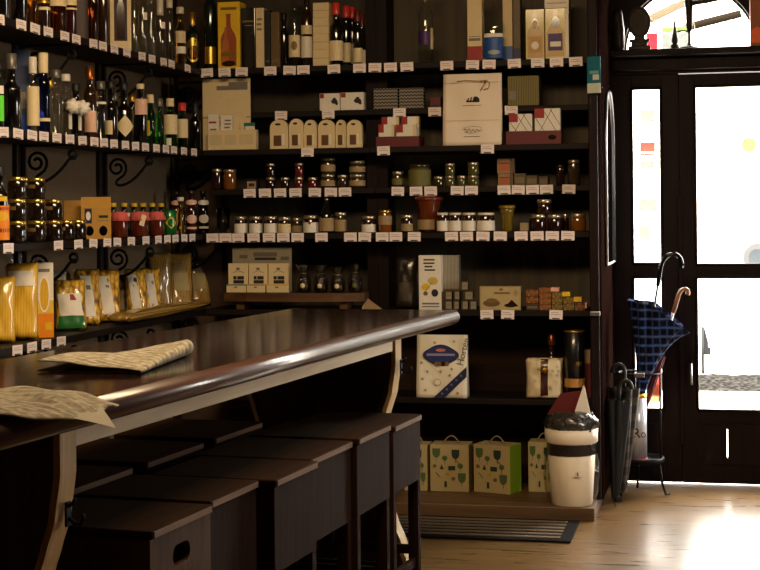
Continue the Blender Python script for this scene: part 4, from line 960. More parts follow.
def pouch(lab, x0, x1, yt, Y, rz=0, m=M_cream, tilt=0):
    p, w, h = bk(x0, x1, yt, ZB, Y); b = MB(); n = 10
    pts = [(-w / 2, 0), (w / 2, 0), (w / 2, h * .72)] + [(w / 2 * math.cos(a), h * .72 + h * .28 * math.sin(a)) for a in [PI * k / n for k in range(1, n)]] + [(-w / 2, h * .72)]
    b.prism([(x, -.02, z) for x, z in pts], (0, .03, 0), m)
    o = tag(b.build('card_pouch', loc=(p[0], p[1], ZB + EPS)), lab, 'pouch', 'die-cut card pouches'); o.rotation_euler = (0, tilt, rz)
    prints(o, w, .04, [('e', .28, .8, .6, .88, M_ink), ('r', .2, .1, .62, .46, mat('tan_window', (96, 64, 36), .4)), ('r', .68, .14, .8, .5, M_whitel), ('r', 0, 0, 1, .1, M_cream)], h=h)
for i, a in enumerate(((271, 289, 120, YF + .04), (290, 304, 119, YF + .04), (305, 317.5, 120, YF + .05), (319, 335.5, 120, YF + .05), (336.5, 347, 120, YF + .06), (347.5, 362.5, 120, YF + .04))):
    pouch(ORD[i] + ' rounded cream card pouch counting from the corner on the second back shelf', *a)
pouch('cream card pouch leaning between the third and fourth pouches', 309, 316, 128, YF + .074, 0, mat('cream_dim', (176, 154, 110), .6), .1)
pouch('brown card pouch leaning against the dark upright', 356, 362.5, 128, YF + .074, 0, M_och, -.1)
# red tray of little boxes
p, w, h = bk(376, 419, 136.5, ZB, YF + .02)
b = MB(); t = .004
b.lo((-w / 2, 0, 0), (w / 2, .14, .004), M_maroon); b.lo((-w / 2, 0, .004), (w / 2, t, h), M_maroon); b.lo((-w / 2, .136, .004), (w / 2, .14, h * 1.0), M_maroon); b.lo((-w / 2, t, .004), (-w / 2 + t, .136, h * 1.0), M_maroon); b.lo((w / 2 - t, t, .004), (w / 2, .136, h * 1.0), M_maroon)
tag(b.build('display_tray', loc=(p[0], YF + .02, ZB + EPS)), 'maroon card tray holding four red and white boxes', 'tray')
for i, (x0, x1, yt, Y, zz) in enumerate(((378.2, 394, 124.5, YF + .03, .0), (396, 416, 124.5, YF + .03, .0), (381, 399, 117, YF + .088, .0), (401, 419, 116.5, YF + .088, .0))):
    p, w, h = bk(x0, x1, yt, ZB + .005, Y)
    if i > 1: w = min(w, .088)
    carton('small_box', ('front', 'front', 'rear', 'rear')[i] + ' row red and white box in the maroon tray, ' + ('nearer', 'further from', 'nearer', 'further from')[i] + ' the dark upright', (p[0], Y + .0225 if i > 1 else Y + .03, ZB + .005), w - .002, .04 if i > 1 else .056, h, M_whitel, [('r', .0, .62, .34, 1, M_red), ('r', .84, 0, 1, 1, M_cream)], 0, 'boxes in the maroon tray')
# white carrier bag with a gold cord
p, w, h = bk(441.5, 500, 73, ZB, YF + .004)
b = MB(); h2 = h
def bagp(u, v, s):  # gently creased front and back
    th = .035 * (1 - v) + .004
    return ((u - .5) * w, s * (th + .003 * math.sin(9 * u + 5 * v) + (.004 * math.sin(PI * u) if v < .35 else 0)), v * h)
for s in (-1, 1): b.grid(lambda u, v: bagp(u, v, s), 14, 18, M_white)
b.grid(lambda u, v: bagp(0, v, 2 * u - 1), 4, 18, M_white); b.grid(lambda u, v: bagp(1, v, 2 * u - 1), 4, 18, M_white); b.grid(lambda u, v: bagp(u, 0, 2 * v - 1), 14, 4, M_white)
bmesh.ops.remove_doubles(b.bm, verts=b.bm.verts[:], dist=.0005)
M_bag = mat('carrier_paper', (240, 220, 196), .6, var=.04, scale=12)
b.mats = [M_bag]
cb = tag(b.build('carrier_bag', loc=(p[0], YF + .06, ZB + EPS)), 'large white paper carrier bag with a gold cord and dark crest', 'bag')
c = MB(); yy = lambda v: -(.035 * (1 - v) + .004 + .0065)
c.tube([((-.26 + .0) * w, yy(.9), h * .895), (-.1 * w, yy(.9) - .003, h * .905), (.15 * w, yy(.9) - .003, h * .895), (.26 * w, yy(.9), h * .9), (.3 * w, yy(.88) - .003, h * .86), (.28 * w, yy(.8) - .003, h * .79), (.2 * w, yy(.78) - .003, h * .77)], .0022, M_gold, 6)
c.tube([(.24 * w, yy(.9) - .002, h * .9), (.17 * w, yy(.8) - .004, h * .8), (.14 * w, yy(.76) - .004, h * .75)], .0022, M_gold, 6); c.build('cord_handle', cb)
q = MB(); rn = random.Random(5)
def stroke(pts, r=.0016):
    q.tube([((u - .5) * w, yy(v) + .0006, v * h) for u, v in pts], r, M_ink, 5)
q.lo((-.1 * w, yy(.635), .605 * h), (.13 * w, yy(.635) + .003, .625 * h), M_ink)
for u in (.42, .47, .52, .57, .6): stroke([(u, .6), (u + .02, .68 - abs(u - .5) * .3)], .003)
q.lathe([(.001, 0), (.014, .001), (.014, .003), (.001, .004)], M_ink, 12, M=Matrix.Translation((.07 * w, yy(.63), .64 * h)) @ rotE(PI / 2, 0, 0).to_4x4())
stroke([(.34, .555), (.66, .555)], .0008)
def rise(ch): return 0
q.build('printed_crest', cb); q = MB()
pts = []
for k in range(60):
    t = k / 59; pts.append((.37 + .28 * t, .205 + .02 * math.sin(t * 26) * (1.5 - t) + .004 * math.sin(t * 9)))
stroke(pts, .0011)
stroke([(.34 + .0, .21), (.36, .245), (.5, .262), (.64, .25), (.68, .2), (.5, .165), (.38, .18)], .0006)
stroke([(.36, .12), (.64, .12)], .001)
q.build('printed_script', cb)
fold = MB(); fold.lo((-.495 * w, yy(.88) + .001, .874 * h), (.495 * w, yy(.88) + .0035, .877 * h), M_grey); fold.lo((-.495 * w, yy(.35) - .003, .344 * h), (.495 * w, yy(.35) + .001, .347 * h), MC['cream_shade_print']); fold.build('fold_crease', cb)
# tray with two lattice boxes
p, w, h = bk(506, 561, 131, ZB, YF + .02)
tag(MB().lo((-w / 2, 0, 0), (w / 2, .012, h), M_maroon).lo((-w / 2, .012, 0), (w / 2, .12, .006), M_maroon).build('display_tray', loc=(p[0], YF + .02, ZB + EPS)), 'maroon card tray holding two lattice-printed boxes near the doors', 'tray')
ov = tag(MB().prism([(.012 * math.cos(a) * 1.6, 0, .012 * math.sin(a)) for a in [2 * PI * k / 16 for k in range(16)]], (0, .0012, 0), D_brown).build('oval_sticker', loc=(p[0] + w * .34, YF + .0185, ZB + h * .5)), 'small dark oval sticker on the front of the maroon tray near the doors', 'sticker')
lat = [('l', .1, .2, .7, 1.0, M_ink), ('l', .3, 1.0, .95, .2, M_ink), ('l', .05, .7, .5, .2, M_ink), ('l', .6, 1.0, 1.0, .5, M_ink), ('r', 0, .72, .38, 1.0, M_red)]
for i, (x0, x1, yt) in enumerate(((509, 532, 114, ), (534.5, 560, 108.5))):
    bbox('small_box', ('lower', 'taller')[i] + ' red and white lattice-printed box in the maroon tray near the doors', x0, x1, yt, ZB + .007, M_whitel, lat, Y=YF + .034, d=.06, group='lattice boxes')
# ---- half shelf (fourth): jars
YC = YF + .15
M_tom = mat('tomato_paste', (92, 24, 14), .12, coat=1); M_olv = mat('olive_paste', (56, 45, 25), .12, coat=1); M_grn = mat('pickle_green', (84, 78, 38), .12, coat=1); M_plum = mat('plum_paste', (38, 15, 13), .12, coat=1); M_honey = mat('honey_fill', (116, 68, 20), .1, coat=1)
M_tan = mat('tan_label', (158, 132, 94), .6); M_olab = mat('olive_label', (108, 100, 48), .6)
gC = 'jars on the narrow back shelf above the lowest row of jars'
bjar('preserve_jar', 'dark jar with silver lid, closest to the corner on the narrow back shelf', 212, 222, 169, ZC, M_plum, M_lid, None, gC, Y=YC)
bjar('preserve_jar', 'honey-coloured jar near the corner on the narrow back shelf', 223.5, 236, 169.5, ZC, M_honey, M_lid, None, gC, Y=YC)
bbox('small_box', 'tiny dark box with a pale square front on the narrow back shelf', 246, 257, 179.5, ZC, M_black, [('r', .1, .1, .9, .8, M_tan), ('r', .25, .3, .75, .6, M_ink)], Y=YC - .03, d=.06)
def stack(x0, x1, ys, m, lid, nm, names, lab=None, lid_h=.012):
    z = ZC
    for k, yt in enumerate(ys):
        p, w, h = bk(x0, x1, yt, z, YC)
        jar('preserve_jar', names[k], (p[0], YC, z), w / 2, h, m, lid, lab, gC, lid_h=lid_h); z += h + .001
stack(266, 275, (177.5, 163.5), M_plum, M_lid, '', ('lower dark plum jar in the first pair stacked right of the tiny box', 'upper dark plum jar in the first pair stacked right of the tiny box'))
stack(281, 289.5, (177.5,), M_plum, M_lid, '', ('single plum jar between the two stacked pairs of jars',))
stack(294.5, 303.5, (177.5, 163), M_tom, M_lid, '', ('lower red jar of the stacked red pair', 'upper red jar of the stacked red pair'))
stack(308, 317.5, (177.5,), M_tom, M_lid, '', ('single short red jar beside the stacked red pair',))
stack(321, 335, (174.5, 158), M_olv, M_lid, '', ('lower wide olive jar with tan label in the stack by the red jars', 'upper wide olive jar with tan label in the stack by the red jars'), M_tan)
stack(337.5, 348, (175,), M_olv, M_lid, '', ('dim olive jar between the two stacks of wide jars',))
stack(349.5, 365, (174.5, 161), M_olv, M_lid, '', ('lower wide jar of the stack against the dark upright', 'upper wide jar of the stack against the dark upright'), M_tan)
bjar('preserve_jar', 'small olive jar just right of the dark upright on the narrow back shelf', 392, 403.5, 171.5, ZC, M_olv, M_lid, M_olab, gC, Y=YC)
bjar('preserve_jar', 'big squat jar with a wide olive green label', 408.5, 430.5, 164.5, ZC, M_grn, M_olv, M_olab, gC, Y=YC, lab_z=(.06, .86), span=220)
stack(434, 443.5, (176.5,), M_olv, M_lid, '', ('shadowy little jar right of the big olive-labelled jar',))
stack(445, 455, (175.8, 163.5), M_grn, M_lid, '', ('lower jar of the stack third from the big olive-labelled jar', 'upper jar of the stack third from the big olive-labelled jar'))
stack(457, 466, (175.8,), M_grn, M_lid, '', ('single green jar between two stacks left of the orange cartons',))
stack(467.5, 479, (175.5, 162.5), M_grn, M_lid, '', ('lower green jar of the stack nearest the orange cartons', 'upper green jar of the stack nearest the orange cartons'))
M_orc = mat('tan_carton', (150, 116, 78), .6)
zc = ZC
for k, (x0, x1, yt) in enumerate(((498, 512.5, 173.5), (497, 513, 158.5))):
    p, w, h = bk(x0, x1, yt, zc, YC - .02)
    carton('small_box', ('lower', 'upper')[k] + ' tan carton with an orange print on the narrow back shelf', (p[0], YC + .02, zc), w, .08, h - .001, M_orc, [('r', .1, .18, .75, .55, mat('burnt_orange', (176, 84, 36), .5)), ('r', .1, .62, .8, .74, M_red), ('r', .8, 0, 1, 1, mat('dark_tan', (96, 74, 48), .6))], 0, 'stacked tan cartons'); zc += h
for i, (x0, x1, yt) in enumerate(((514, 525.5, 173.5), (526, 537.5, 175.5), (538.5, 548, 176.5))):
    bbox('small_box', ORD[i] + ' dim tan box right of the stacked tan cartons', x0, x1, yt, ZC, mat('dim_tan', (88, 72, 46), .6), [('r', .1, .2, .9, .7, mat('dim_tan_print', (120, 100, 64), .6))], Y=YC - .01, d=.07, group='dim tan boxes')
bjar('preserve_jar', 'slim dark jar left of the tall brown jar at the door end', 556, 564.5, 165, ZC, M_plum, mat('dark_lid', (60, 50, 44), .3, metal=.6), None, gC, Y=YC)
bjar('preserve_jar', 'tall brown jar with a silver lid at the door end of the narrow back shelf', 567.5, 580, 160, ZC, M_olv, M_lid, None, gC, Y=YC)
# ---- third full shelf: lowest row of jars
gE = 'jars on the third back shelf'
YJ = YF + .055
p, w, h = bk(216, 230, 208, ZD, YF + .12)
tag(MB().lathe([(w * .4, 0), (w * .44, .005), (w * .48, h), (w * .45, h), (w * .40, .012), (.001, .012)], G_jar, 20).build('glass_vase', loc=(p[0], YF + .12, ZD + EPS)), 'empty straight glass vase near the corner on the third back shelf', 'vase')
M_wj = [('first', 234.5, 247), ('second', 249.5, 262), ('third', 264.5, 277)]
for nm, x0, x1 in M_wj:
    bjar('preserve_jar', nm + ' white-labelled dark jar counting from the glass vase', x0, x1, 216.5, ZD, M_plum, M_lid, M_whitel, gE, Y=YJ, lab_z=(.05, .7))
bjar('preserve_jar', 'fourth white-labelled dark jar counting from the glass vase', 278.5, 290.5, 217, ZD, M_plum, M_lid, M_creaml, gE, Y=YJ, lab_z=(.05, .7))
bjar('preserve_jar', 'dim jar without a bright label, left of the jar with a red mark', 292, 302, 218, ZD, M_olv, M_lid, M_tan, gE, Y=YJ + .03, lab_z=(.1, .6))
o = bjar('preserve_jar', 'white-labelled jar with a small red mark next to the cone-topped bottle', 303.5, 318, 215.5, ZD, M_plum, M_lid, M_whitel, gE, Y=YJ, lab_z=(.05, .72))
band(.0365 if False else bk(303.5, 318, 215, ZD, YJ)[1] / 2 + .0008, .042, .056, -85, 24, M_red, o, 'red_mark', 'diamond')
p, w, h = bk(319.5, 333.5, 199, ZD, YJ)
bt_ = MB(); bt_.lathe([(w / 2 * .94, 0), (w / 2, .005), (w / 2, h * .52), (w * .46, h * .56), (w * .3, h * .74), (w * .16, h * .88), (w * .13, h * .96), (w * .1, h)], D_dark, 20)
o = tag(bt_.build('cone_bottle', loc=(p[0], YJ, ZD + EPS)), 'cone-topped bottle with a pale printed label on the third back shelf', 'bottle')
band(w / 2, h * .06, h * .44, -85, 200, M_tan, o); MB().lathe([(w * .12, h * .955), (w * .13, h * .96), (w * .11, h * 1.02)], M_lid, 12).build('cap', o)
bjar('preserve_jar', 'dim tan-labelled jar right behind the cone-topped bottle', 334.5, 346.5, 212.5, ZD, M_olv, M_lid, M_tan, gE, Y=YJ + .02, lab_z=(.1, .75))
bjar('preserve_jar', 'lone white-labelled jar in front of the dark upright', 361.8, 375.5, 216, ZD, M_plum, M_lid, M_whitel, gE, Y=YF + .046, lab_z=(.05, .6))
bjar('preserve_jar', 'jar with orange filling and yellow lid just right of the dark upright', 378.5, 391.5, 210, ZD, mat('orange_fill', (126, 68, 24), .1, coat=1), M_goldlid, M_tan, gE, Y=YF + .046, lab_z=(.4, .85))
bjar('preserve_jar', 'small dark jar with tan label left of the amber pot', 401, 412.5, 215, ZD, M_plum, M_lid, M_tan, gE, Y=YJ, lab_z=(.1, .6))
p, w, h = bk(415, 442, 197, ZD, YJ + .05)
po = MB(); po.lathe([(w * .28, 0), (w * .36, .008), (w * .40, h * .3), (w * .37, h * .62), (w * .42, h * .74), (w * .47, h * .9), (w * .5, h * .97), (w * .46, h), (w * .02, h * .98)], mat('amber_glaze', (98, 42, 15), .12, coat=1), 24)
o = tag(po.build('honey_pot', loc=(p[0], YJ + .05, ZD + EPS)), 'amber pot with a flared rim and tan band on the third back shelf', 'pot')
band(w * .41, h * .08, h * .36, -105, 110, M_tan, o)
MB().lathe([(w * .53, h * .9), (w * .5, h * .99), (w * .2, h * 1.03), (.002, h * 1.04)], mat('red_cover', (110, 34, 14), .3, coat=.6), 24, mod=lambda a, k, z: 1 + (.05 * math.sin(a * 10) if k == 0 else 0)).build('cover', o)
for i, (x0, x1) in enumerate(((437, 448.7), (449.3, 461.8), (462.6, 476), (477.2, 494.5))):
    bjar('preserve_jar', ORD[i] + ' white-lidded jar with a white label counting from the amber pot', x0, x1, 212.8, ZD, M_plum, M_wlid, M_whitel, 'white-lidded jars', Y=YF + .05 + (.0 if i else .0), lab_z=(.08, .66), lid_h=.010)
p, w, h = bk(499, 515, 206, ZD, YJ + .01)
po = MB(); po.lathe([(w * .28, 0), (w * .36, .01), (w * .33, h * .4), (w * .42, h * .74), (w * .49, h * .96), (.003, h * .97)], mat('mustard_jar', (110, 88, 22), .12, coat=1), 22)
o = tag(po.build('preserve_jar', loc=(p[0], YJ + .01, ZD + EPS)), 'yellow-topped jar widening upwards right of the white-lidded jars', 'jar', gE)
MB().lathe([(w * .5, h * .9), (w * .52, h * .92), (w * .5, h * 1.02), (.003, h * 1.03)], mat('mustard_lid', (150, 122, 36), .35, metal=.5), 22).build('lid', o)
bbox('small_box', 'tiny dark jar-box with a tan square label right of the yellow-topped jar', 519, 529.5, 219.5, ZD, M_black, [('r', .1, .1, .9, .72, M_tan)], Y=YF + .04, d=.05)
gR = 'dark jars with broad silver lids at the door end'
def djar(lab, x0, x1, yt, z, Y=YJ, m=M_plum):
    return bjar('preserve_jar', lab, x0, x1, yt, z, m, M_lid, None, gR, Y=Y, lid_h=.016)
djar('broad silver-lidded jar left of two under the upper jar at the door end', 530.5, 546.5, 214.5, ZD)
djar('broad silver-lidded jar right of two under the upper jar at the door end', 547.3, 562, 214.5, ZD)
p, w, h = bk(530.5, 546.5, 214.5, ZD, YJ)
djar('silver-lidded jar standing on top of the two broad jars', 536.5, 551.5, 199.5, ZD + h + .0015)
djar('slim silver-lidded jar behind the two broad jars', 561.5, 569, 214, ZD, YJ + .09)
djar('orange-filled jar with a bright silver lid at the very door end', 570, 586, 213.5, ZD, YJ, M_honey)
# ------------------------------------------------------------------ ledge shelf: the wooden board and what stands on it
ZP = onY(290, 298, YF - .02).z
a, b_ = onY(218, 300, YF - .03), onY(362, 300, YF - .03)
w = b_.x - a.x
bd = MB(); d0 = .02
r = .26
pts = [(-w / 2, .1), (-w / 2, .0), (-w / 2 + .02, -.03), (-w * .3, -.062), (0, -.075), (w * .3, -.062), (w / 2 - .02, -.03), (w / 2, 0), (w / 2, .1)]
bd.prism([(x, y, .04) for x, y in pts], (0, 0, .042), wood('board_wood', (66, 42, 22), (100, 66, 35), .5, 'X', .6))
bdo = tag(bd.build('serving_board', loc=((a.x + b_.x) / 2, YF + .03, ZFF + .0008)), 'brown wooden serving board with a bowed front at the corner of the back shelving', 'board')
zb = ZFF + .0835
for x in (-w * .36, w * .36): MB().lo((x - .02, -.02, 0), (x + .02, .09, .0398), MC['board_wood']).build('foot', bdo)
# card display: backing with three packs and three small boxes in front
p, w, h = bk(232, 291, 248, zb, YF + .075)
o = carton('backing_card', 'grey printed backing card behind three cream packs on the serving board', (p[0], YF + .085, zb), w, .01, h, mat('grey_card', (140, 128, 104), .6), [('r', .38, .72, .74, .78, M_ink), ('r', .36, .8, .76, .9, mat('grey_card_print', (96, 86, 70), .6)), ('r', .12, .76, .26, .84, MC['grey_card_print']), ('r', .82, .72, .96, .8, MC['grey_card_print'])], 0, None, 'sign')
for i, (x0, x1) in enumerate(((228.5, 248), (249, 267.5), (268.5, 288.5))):
    p, w, h = bk(x0, x1, 263.5, zb, YF + .04)
    carton('card_pack', ORD[i] + ' tall cream pack with black block print on the serving board, counting from the corner', (p[0], YF + .05, zb), w, .03, h, M_cream, [('r', .26, .3, .8, .42, M_ink), ('r', .26, .44, .42, .56, M_ink), ('r', .46, .44, .8, .56, M_ink), ('r', .3, .22, .74, .28, M_ink), ('e', .4, .76, .6, .86, M_grey), ('l', .25, .68, .48, .74, M_grey), ('l', .55, .74, .8, .68, M_grey)], 0, 'tall cream packs on the serving board', 'pack')
for i, (x0, x1) in enumerate(((226.5, 246), (246.8, 265), (266.5, 288))):
    p, w, h = bk(x0, x1, 284.5, zb, YF + .0)
    carton('small_box', ORD[i] + ' low cream box lying in front of the tall cream packs, counting from the corner', (p[0], YF + .012, zb), w, .028, h, M_cream, [('r', 0, .86, 1, 1, (mat('cyan_print', (60, 120, 130), .5), M_tan, M_yellow)[i]), ('e', .4, .55, .56, .75, M_grey)], 0, 'low cream boxes on the serving board')
# cellophane sweet bags
M_cello = film('cellophane', (220, 208, 186), .04, .12, 1.0); M_sweet = cells('dark_sweets', (60, 40, 24), (38, 24, 14), (12, 8, 6), 60, .4, .3)
for i, x in enumerate((303.5, 320.5, 337.5, 355)):
    p, w, h = bk(x - 8.4, x + 8.4, 264, zb, YF + .03); hh = h * (1.0, .98, .92, 1.04)[i]
    b = MB(); R = w / 2 * .82; rnd = random.Random(i)
    b.lathe([(R * .8, 0), (R, .012), (R * 1.02, hh * .4), (R * .8, hh * .56), (R * .45, hh * .66), (R * .5, hh * .74), (R * 1.05, hh * .98)], M_cello, 28, mod=lambda a, k, z: 1 + (.22 if k > 3 else .06) * math.sin(a * 7 + k), cap=False)
    o = tag(b.build('sweet_bag', loc=(p[0], YF + .035, zb + EPS)), ORD[i] + ' cellophane bag of dark sweets on the serving board, counting from the grey backing card', 'bag', 'cellophane sweet bags')
    MB().lathe([(R * .7, .003), (R * .9, .012), (R * .86, hh * .3), (R * .5, hh * .46), (.002, hh * .5)], M_sweet, 16).build('sweets', o)
    MB().lathe([(.0005, 0), (.012, 0), (.012, .001), (.0005, .001)], M_creaml if i != 3 else M_olab, 16, M=Matrix.Translation((.003, -R * 1.1, hh * .24)) @ rotE(PI / 2, 0, 0).to_4x4()).build('round_sticker', o)
    MB().lathe([(R * .46, hh * .655), (R * .5, hh * .665), (R * .46, hh * .675)], M_ochl, 14).build('tie', o)
# crumpled paper beside the board
q = onY(367, 304, YF + .02)
tag(MB().prism([(-.03, 0, 0), (.075, 0, 0), (.03, .05, .012), (-.02, .06, .055)], (0, .004, .0), M_tan).build('paper_slip', loc=(q.x, YF + .03, ZFF + .001)), 'folded tan paper slip lying at the end of the serving board', 'paper')
# door bay of the same shelf
M_dkbag = mat('dark_foil_bag', (34, 26, 18), .35, coat=.5, bump=.6, scale=25)
p, w, h = bk(394.5, 416.5, 256, ZFF, YF + .06)
bag('snack_bag', 'dim dark foil bag between the upright and the white bottle-printed carton', (p[0], YF + .07, ZFF), w, h, .06, M_dkbag, [(.2, .15, .8, .5, mat('dim_print', (64, 52, 34), .5), 'paper_label', 0)], 0, -.04, None, seed=41)
p, w, h = bk(418.5, 441, 255.5, ZFF, YF + .02)
carton('gift_carton', 'white carton printed with a yellow spray and dark fruit on the low back shelf', (p[0], YF + .05, ZFF), w, .06, h, M_whitel, lines(.2, .7, .75, .95, 4, M_ink) + [('e', .12, .36, .5, .48, M_yellow), ('e', .4, .46, .85, .6, mat('lemon_print', (206, 176, 80), .5)), ('l', .2, .3, .6, .5, M_green), ('e', .56, .24, .86, .38, M_ink), ('e', .2, .26, .4, .34, M_ochl), ('r', .15, .1, .9, .13, M_grey), ('r', .15, .05, .9, .07, M_grey)], 0, None, 'box')
p, w, h = bk(441.8, 458.5, 255.5, ZFF, YF + .07)
carton('gift_carton', 'grey striped carton right beside the white carton with yellow spray', (p[0], YF + .1, ZFF), w, .06, h, striped('grey_stripe_card', (110, 104, 90), (168, 158, 138), 45, 'X', .6), [('r', 0, 0, 1, .38, mat('tan_band', (96, 66, 34), .6))], 0, None, 'box')
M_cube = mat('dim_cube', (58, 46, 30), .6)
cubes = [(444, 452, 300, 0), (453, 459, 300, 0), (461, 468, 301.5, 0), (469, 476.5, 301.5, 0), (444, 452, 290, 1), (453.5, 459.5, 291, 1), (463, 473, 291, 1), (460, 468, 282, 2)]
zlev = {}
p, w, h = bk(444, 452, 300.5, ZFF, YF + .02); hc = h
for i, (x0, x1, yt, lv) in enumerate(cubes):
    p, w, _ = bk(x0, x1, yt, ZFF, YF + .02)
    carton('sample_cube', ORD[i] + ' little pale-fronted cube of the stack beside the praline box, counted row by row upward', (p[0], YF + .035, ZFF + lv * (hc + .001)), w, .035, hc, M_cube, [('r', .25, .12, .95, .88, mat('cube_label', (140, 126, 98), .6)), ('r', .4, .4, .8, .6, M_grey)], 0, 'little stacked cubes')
p, w, h = bk(479.5, 520.5, 286.5, ZFF, YF + .015)
carton('praline_box', 'tan praline box printed with dark chocolates on the low back shelf', (p[0], YF + .04, ZFF), w, .05, h, mat('praline_card', (164, 142, 96), .6), [('r', .03, .04, .97, .96, mat('praline_card_b', (182, 160, 112), .6)), ('e', .08, .14, .5, .44, mat('choc_print', (104, 76, 48), .5)), ('e', .16, .3, .44, .5, M_ochl), ('t', .62, .16, .95, .44, D_brown), ('e', .6, .12, .9, .28, D_brown), ('r', .36, .68, .74, .76, M_ochl), ('e', .48, .82, .58, .92, M_ochl), ('d', .82, .56, .95, .9, M_tan)], 0, None, 'box')
# stepped stack of colourful little boxes
M_nut = cells('nut_print', (204, 130, 56), (140, 72, 28), (60, 26, 12), 70, .4, .4, bump=0); M_nutg = cells('green_nut_print', (190, 160, 48), (120, 92, 28), (52, 34, 14), 70, .4, .4, bump=0)
xs_ = [(526, 538.5), (539, 551), (551.5, 562.5), (563, 574), (574.5, 585)]
p, w, h0 = bk(526, 538.5, 302, ZFF, YF + .015)
lvh = h0
cols = [(3, [M_cube, M_nut, M_nut]), (4, [M_nut, M_nut, M_nut, M_nut]), (3, [M_nutg, M_nutg, M_nutg]), (2, [M_nutg, M_nutg]), (1, [M_nut])]
nth = 0
names = ('brown', 'brown and pink', 'green-brown', 'green-brown with yellow top', 'low brown and pink')
lvl_h = (onY(545, 288, YF + .015).z - ZFF) / 4
hs = [(onY(x[0], y, YF + .015).z - ZFF) for x, y in zip(xs_, (289.5, 287.5, 292, 297, 302.5))]
for ci, ((x0, x1), (n, ms)) in enumerate(zip(xs_, cols)):
    p, w, _ = bk(x0, x1, 300, ZFF, YF + .015); hh = hs[ci] / n
    for k in range(n):
        top = k == n - 1
        o = carton('nougat_box', ('lowest', 'second', 'third', 'topmost')[k if not (top and n > 1) else 3] + ' box in the ' + ORD[ci] + ' column of the stepped nougat-box stack from the praline box', (p[0], YF + .055, ZFF + k * hh), w - .001, .08, hh - .0012, ms[k], [('r', .1, .3, .9, .6, M_ochl)], 0, 'stepped stack of little nougat boxes')
        if top: MB().lo((w / 2 - .0004, -.038, hh * .28), (w / 2 + (.036 if ci < 4 else .008), .04, hh - .0013), (M_nut, mat('pink_print', (236, 170, 150), .5), M_yellow, M_yellow, MC.get('pink_print') or M_red)[ci]).build('bright_end', o) if ci else None
# ------------------------------------------------------------------ lower shelf
p, w, h = bk(415, 465.5, 336, ZG, YF + .0)
b = MB()
def gbag(u, v, s): return ((u - .5) * w, s * (.04 * (1 - .75 * v) + .003 * math.sin(8 * u + 6 * v)), v * h)
M_gb = mat('gift_bag_paper', (240, 228, 204), .35, coat=.5, var=.05)
for s in (-1, 1): b.grid(lambda u, v: gbag(u, v, s), 12, 14, M_gb)
for uu in (0, 1): b.grid(lambda u, v: gbag(uu, v, 2 * u - 1), 4, 14, M_gb)
b.grid(lambda u, v: gbag(u, 0, 2 * v - 1), 12, 4, M_gb)
bmesh.ops.remove_doubles(b.bm, verts=b.bm.verts[:], dist=.0005)
gb = tag(b.build('gift_bag', loc=(p[0], YF + .062, ZG + EPS)), 'cream gift bag with a navy oval emblem and a diagonal navy starred ribbon', 'bag')
def fr(u, v, off=.0052): return ((u - .5) * w, -(.04 * (1 - .75 * v)) - off, v * h)
q = MB()
def poly(uvs, m, off=.0055): q.prism([fr(u, v, off) for u, v in uvs], (0, .002, 0), m)
el = lambda cu, cv, a, c, n=24, wob=0: [(cu + a * math.cos(t) * (1 + wob * math.cos(4 * t)), cv + c * math.sin(t) * (1 + wob * math.cos(4 * t))) for t in [2 * PI * k / n for k in range(n)]]
poly(el(.48, .68, .34, .16, 32, .06), M_navy); poly(el(.48, .68, .31, .135, 32, .06), mat('deep_blue', (34, 44, 104), .4), .0062)
poly([(.2, .67), (.76, .67), (.76, .705), (.2, .705)], mat('emblem_script', (150, 140, 150), .5), .0068); poly(el(.48, .76, .1, .025), mat('salmon', (190, 110, 80), .5), .0068)
for cu in (.4, .46, .53, .6): poly(el(cu, .54, .05, .035, 12), M_ochl if cu != .53 else D_brown, .0066)
poly([(.34, 0), (.56, 0), (.995, .34), (.995, .5)], M_navy)
for t in (.12, .3, .48, .66, .84):
    cu, cv = .45 + .52 * t, .02 + .40 * t; poly([(cu + (.028 if k % 2 else .011) * math.cos(k * PI / 5), cv + (.022 if k % 2 else .009) * math.sin(k * PI / 5)) for k in range(10)], mat('star_print', (120, 124, 170), .5), .0066)
for cu, cv in ((.36, .88), (.22, .42), (.48, .42), (.66, .36), (.7, .46), (.18, .12), (.82, .08), (.12, .3), (.1, .56), (.74, .9)):
    poly([(cu + (.035 if k % 2 else .012) * math.cos(k * PI / 6), cv + (.028 if k % 2 else .01) * math.sin(k * PI / 6)) for k in range(12)], MC['star_tan'] if 'star_tan' in MC else mat('star_tan', (150, 128, 80), .5), .0060)
poly(el(.42, .25, .07, .055), mat('pale_ring', (190, 168, 122), .5)); poly(el(.42, .25, .055, .042), M_gb, .006)
q.build('printed_front', gb)
tx = text('Horten', .046, M_grey, gb, Matrix.Translation(fr(.93, .74, .0075)) @ rotE(PI / 2, 0, 0).to_4x4() @ rotE(0, 0, math.radians(76)).to_4x4())
# flower-printed pouch with a ribbon
p, w, h = bk(524.5, 562.5, 358.5, ZG, YF + .02)
M_flor = cells('floral_print', (120, 122, 70), (222, 200, 160), (232, 212, 174), 34, .5, .2, bump=0)
fb = bag('gift_pouch', 'cream floral pouch tied with a dark red ribbon on the lower shelf', (p[0], YF + .05, ZG), w, h, .075, M_flor, [(.42, .01, .62, .98, mat('ribbon_red', (60, 20, 12), .35, coat=.6), 'ribbon', 0)], 0, 0, None, seed=51)
MB().lathe([(.002, 0), (.016, .004), (.018, .012), (.002, .02)], M_gold, 10, M=Matrix.Translation((.004, -.04, h * .74)) @ rotE(PI / 2, 0, 0).to_4x4(), mod=lambda a, k, z: 1 + .3 * math.sin(a * 4)).build('bow', fb)
bbot('dark wine bottle standing behind the floral pouch and black tube', 546, 557, 335, ZG, 'wine', D_red, (M_copper, .05), [(M_ochl, .3, .5, FB, 120)], None, Y=YF + .2)
p, w, h = bk(563.5, 584, 331, ZG, YF + .03)
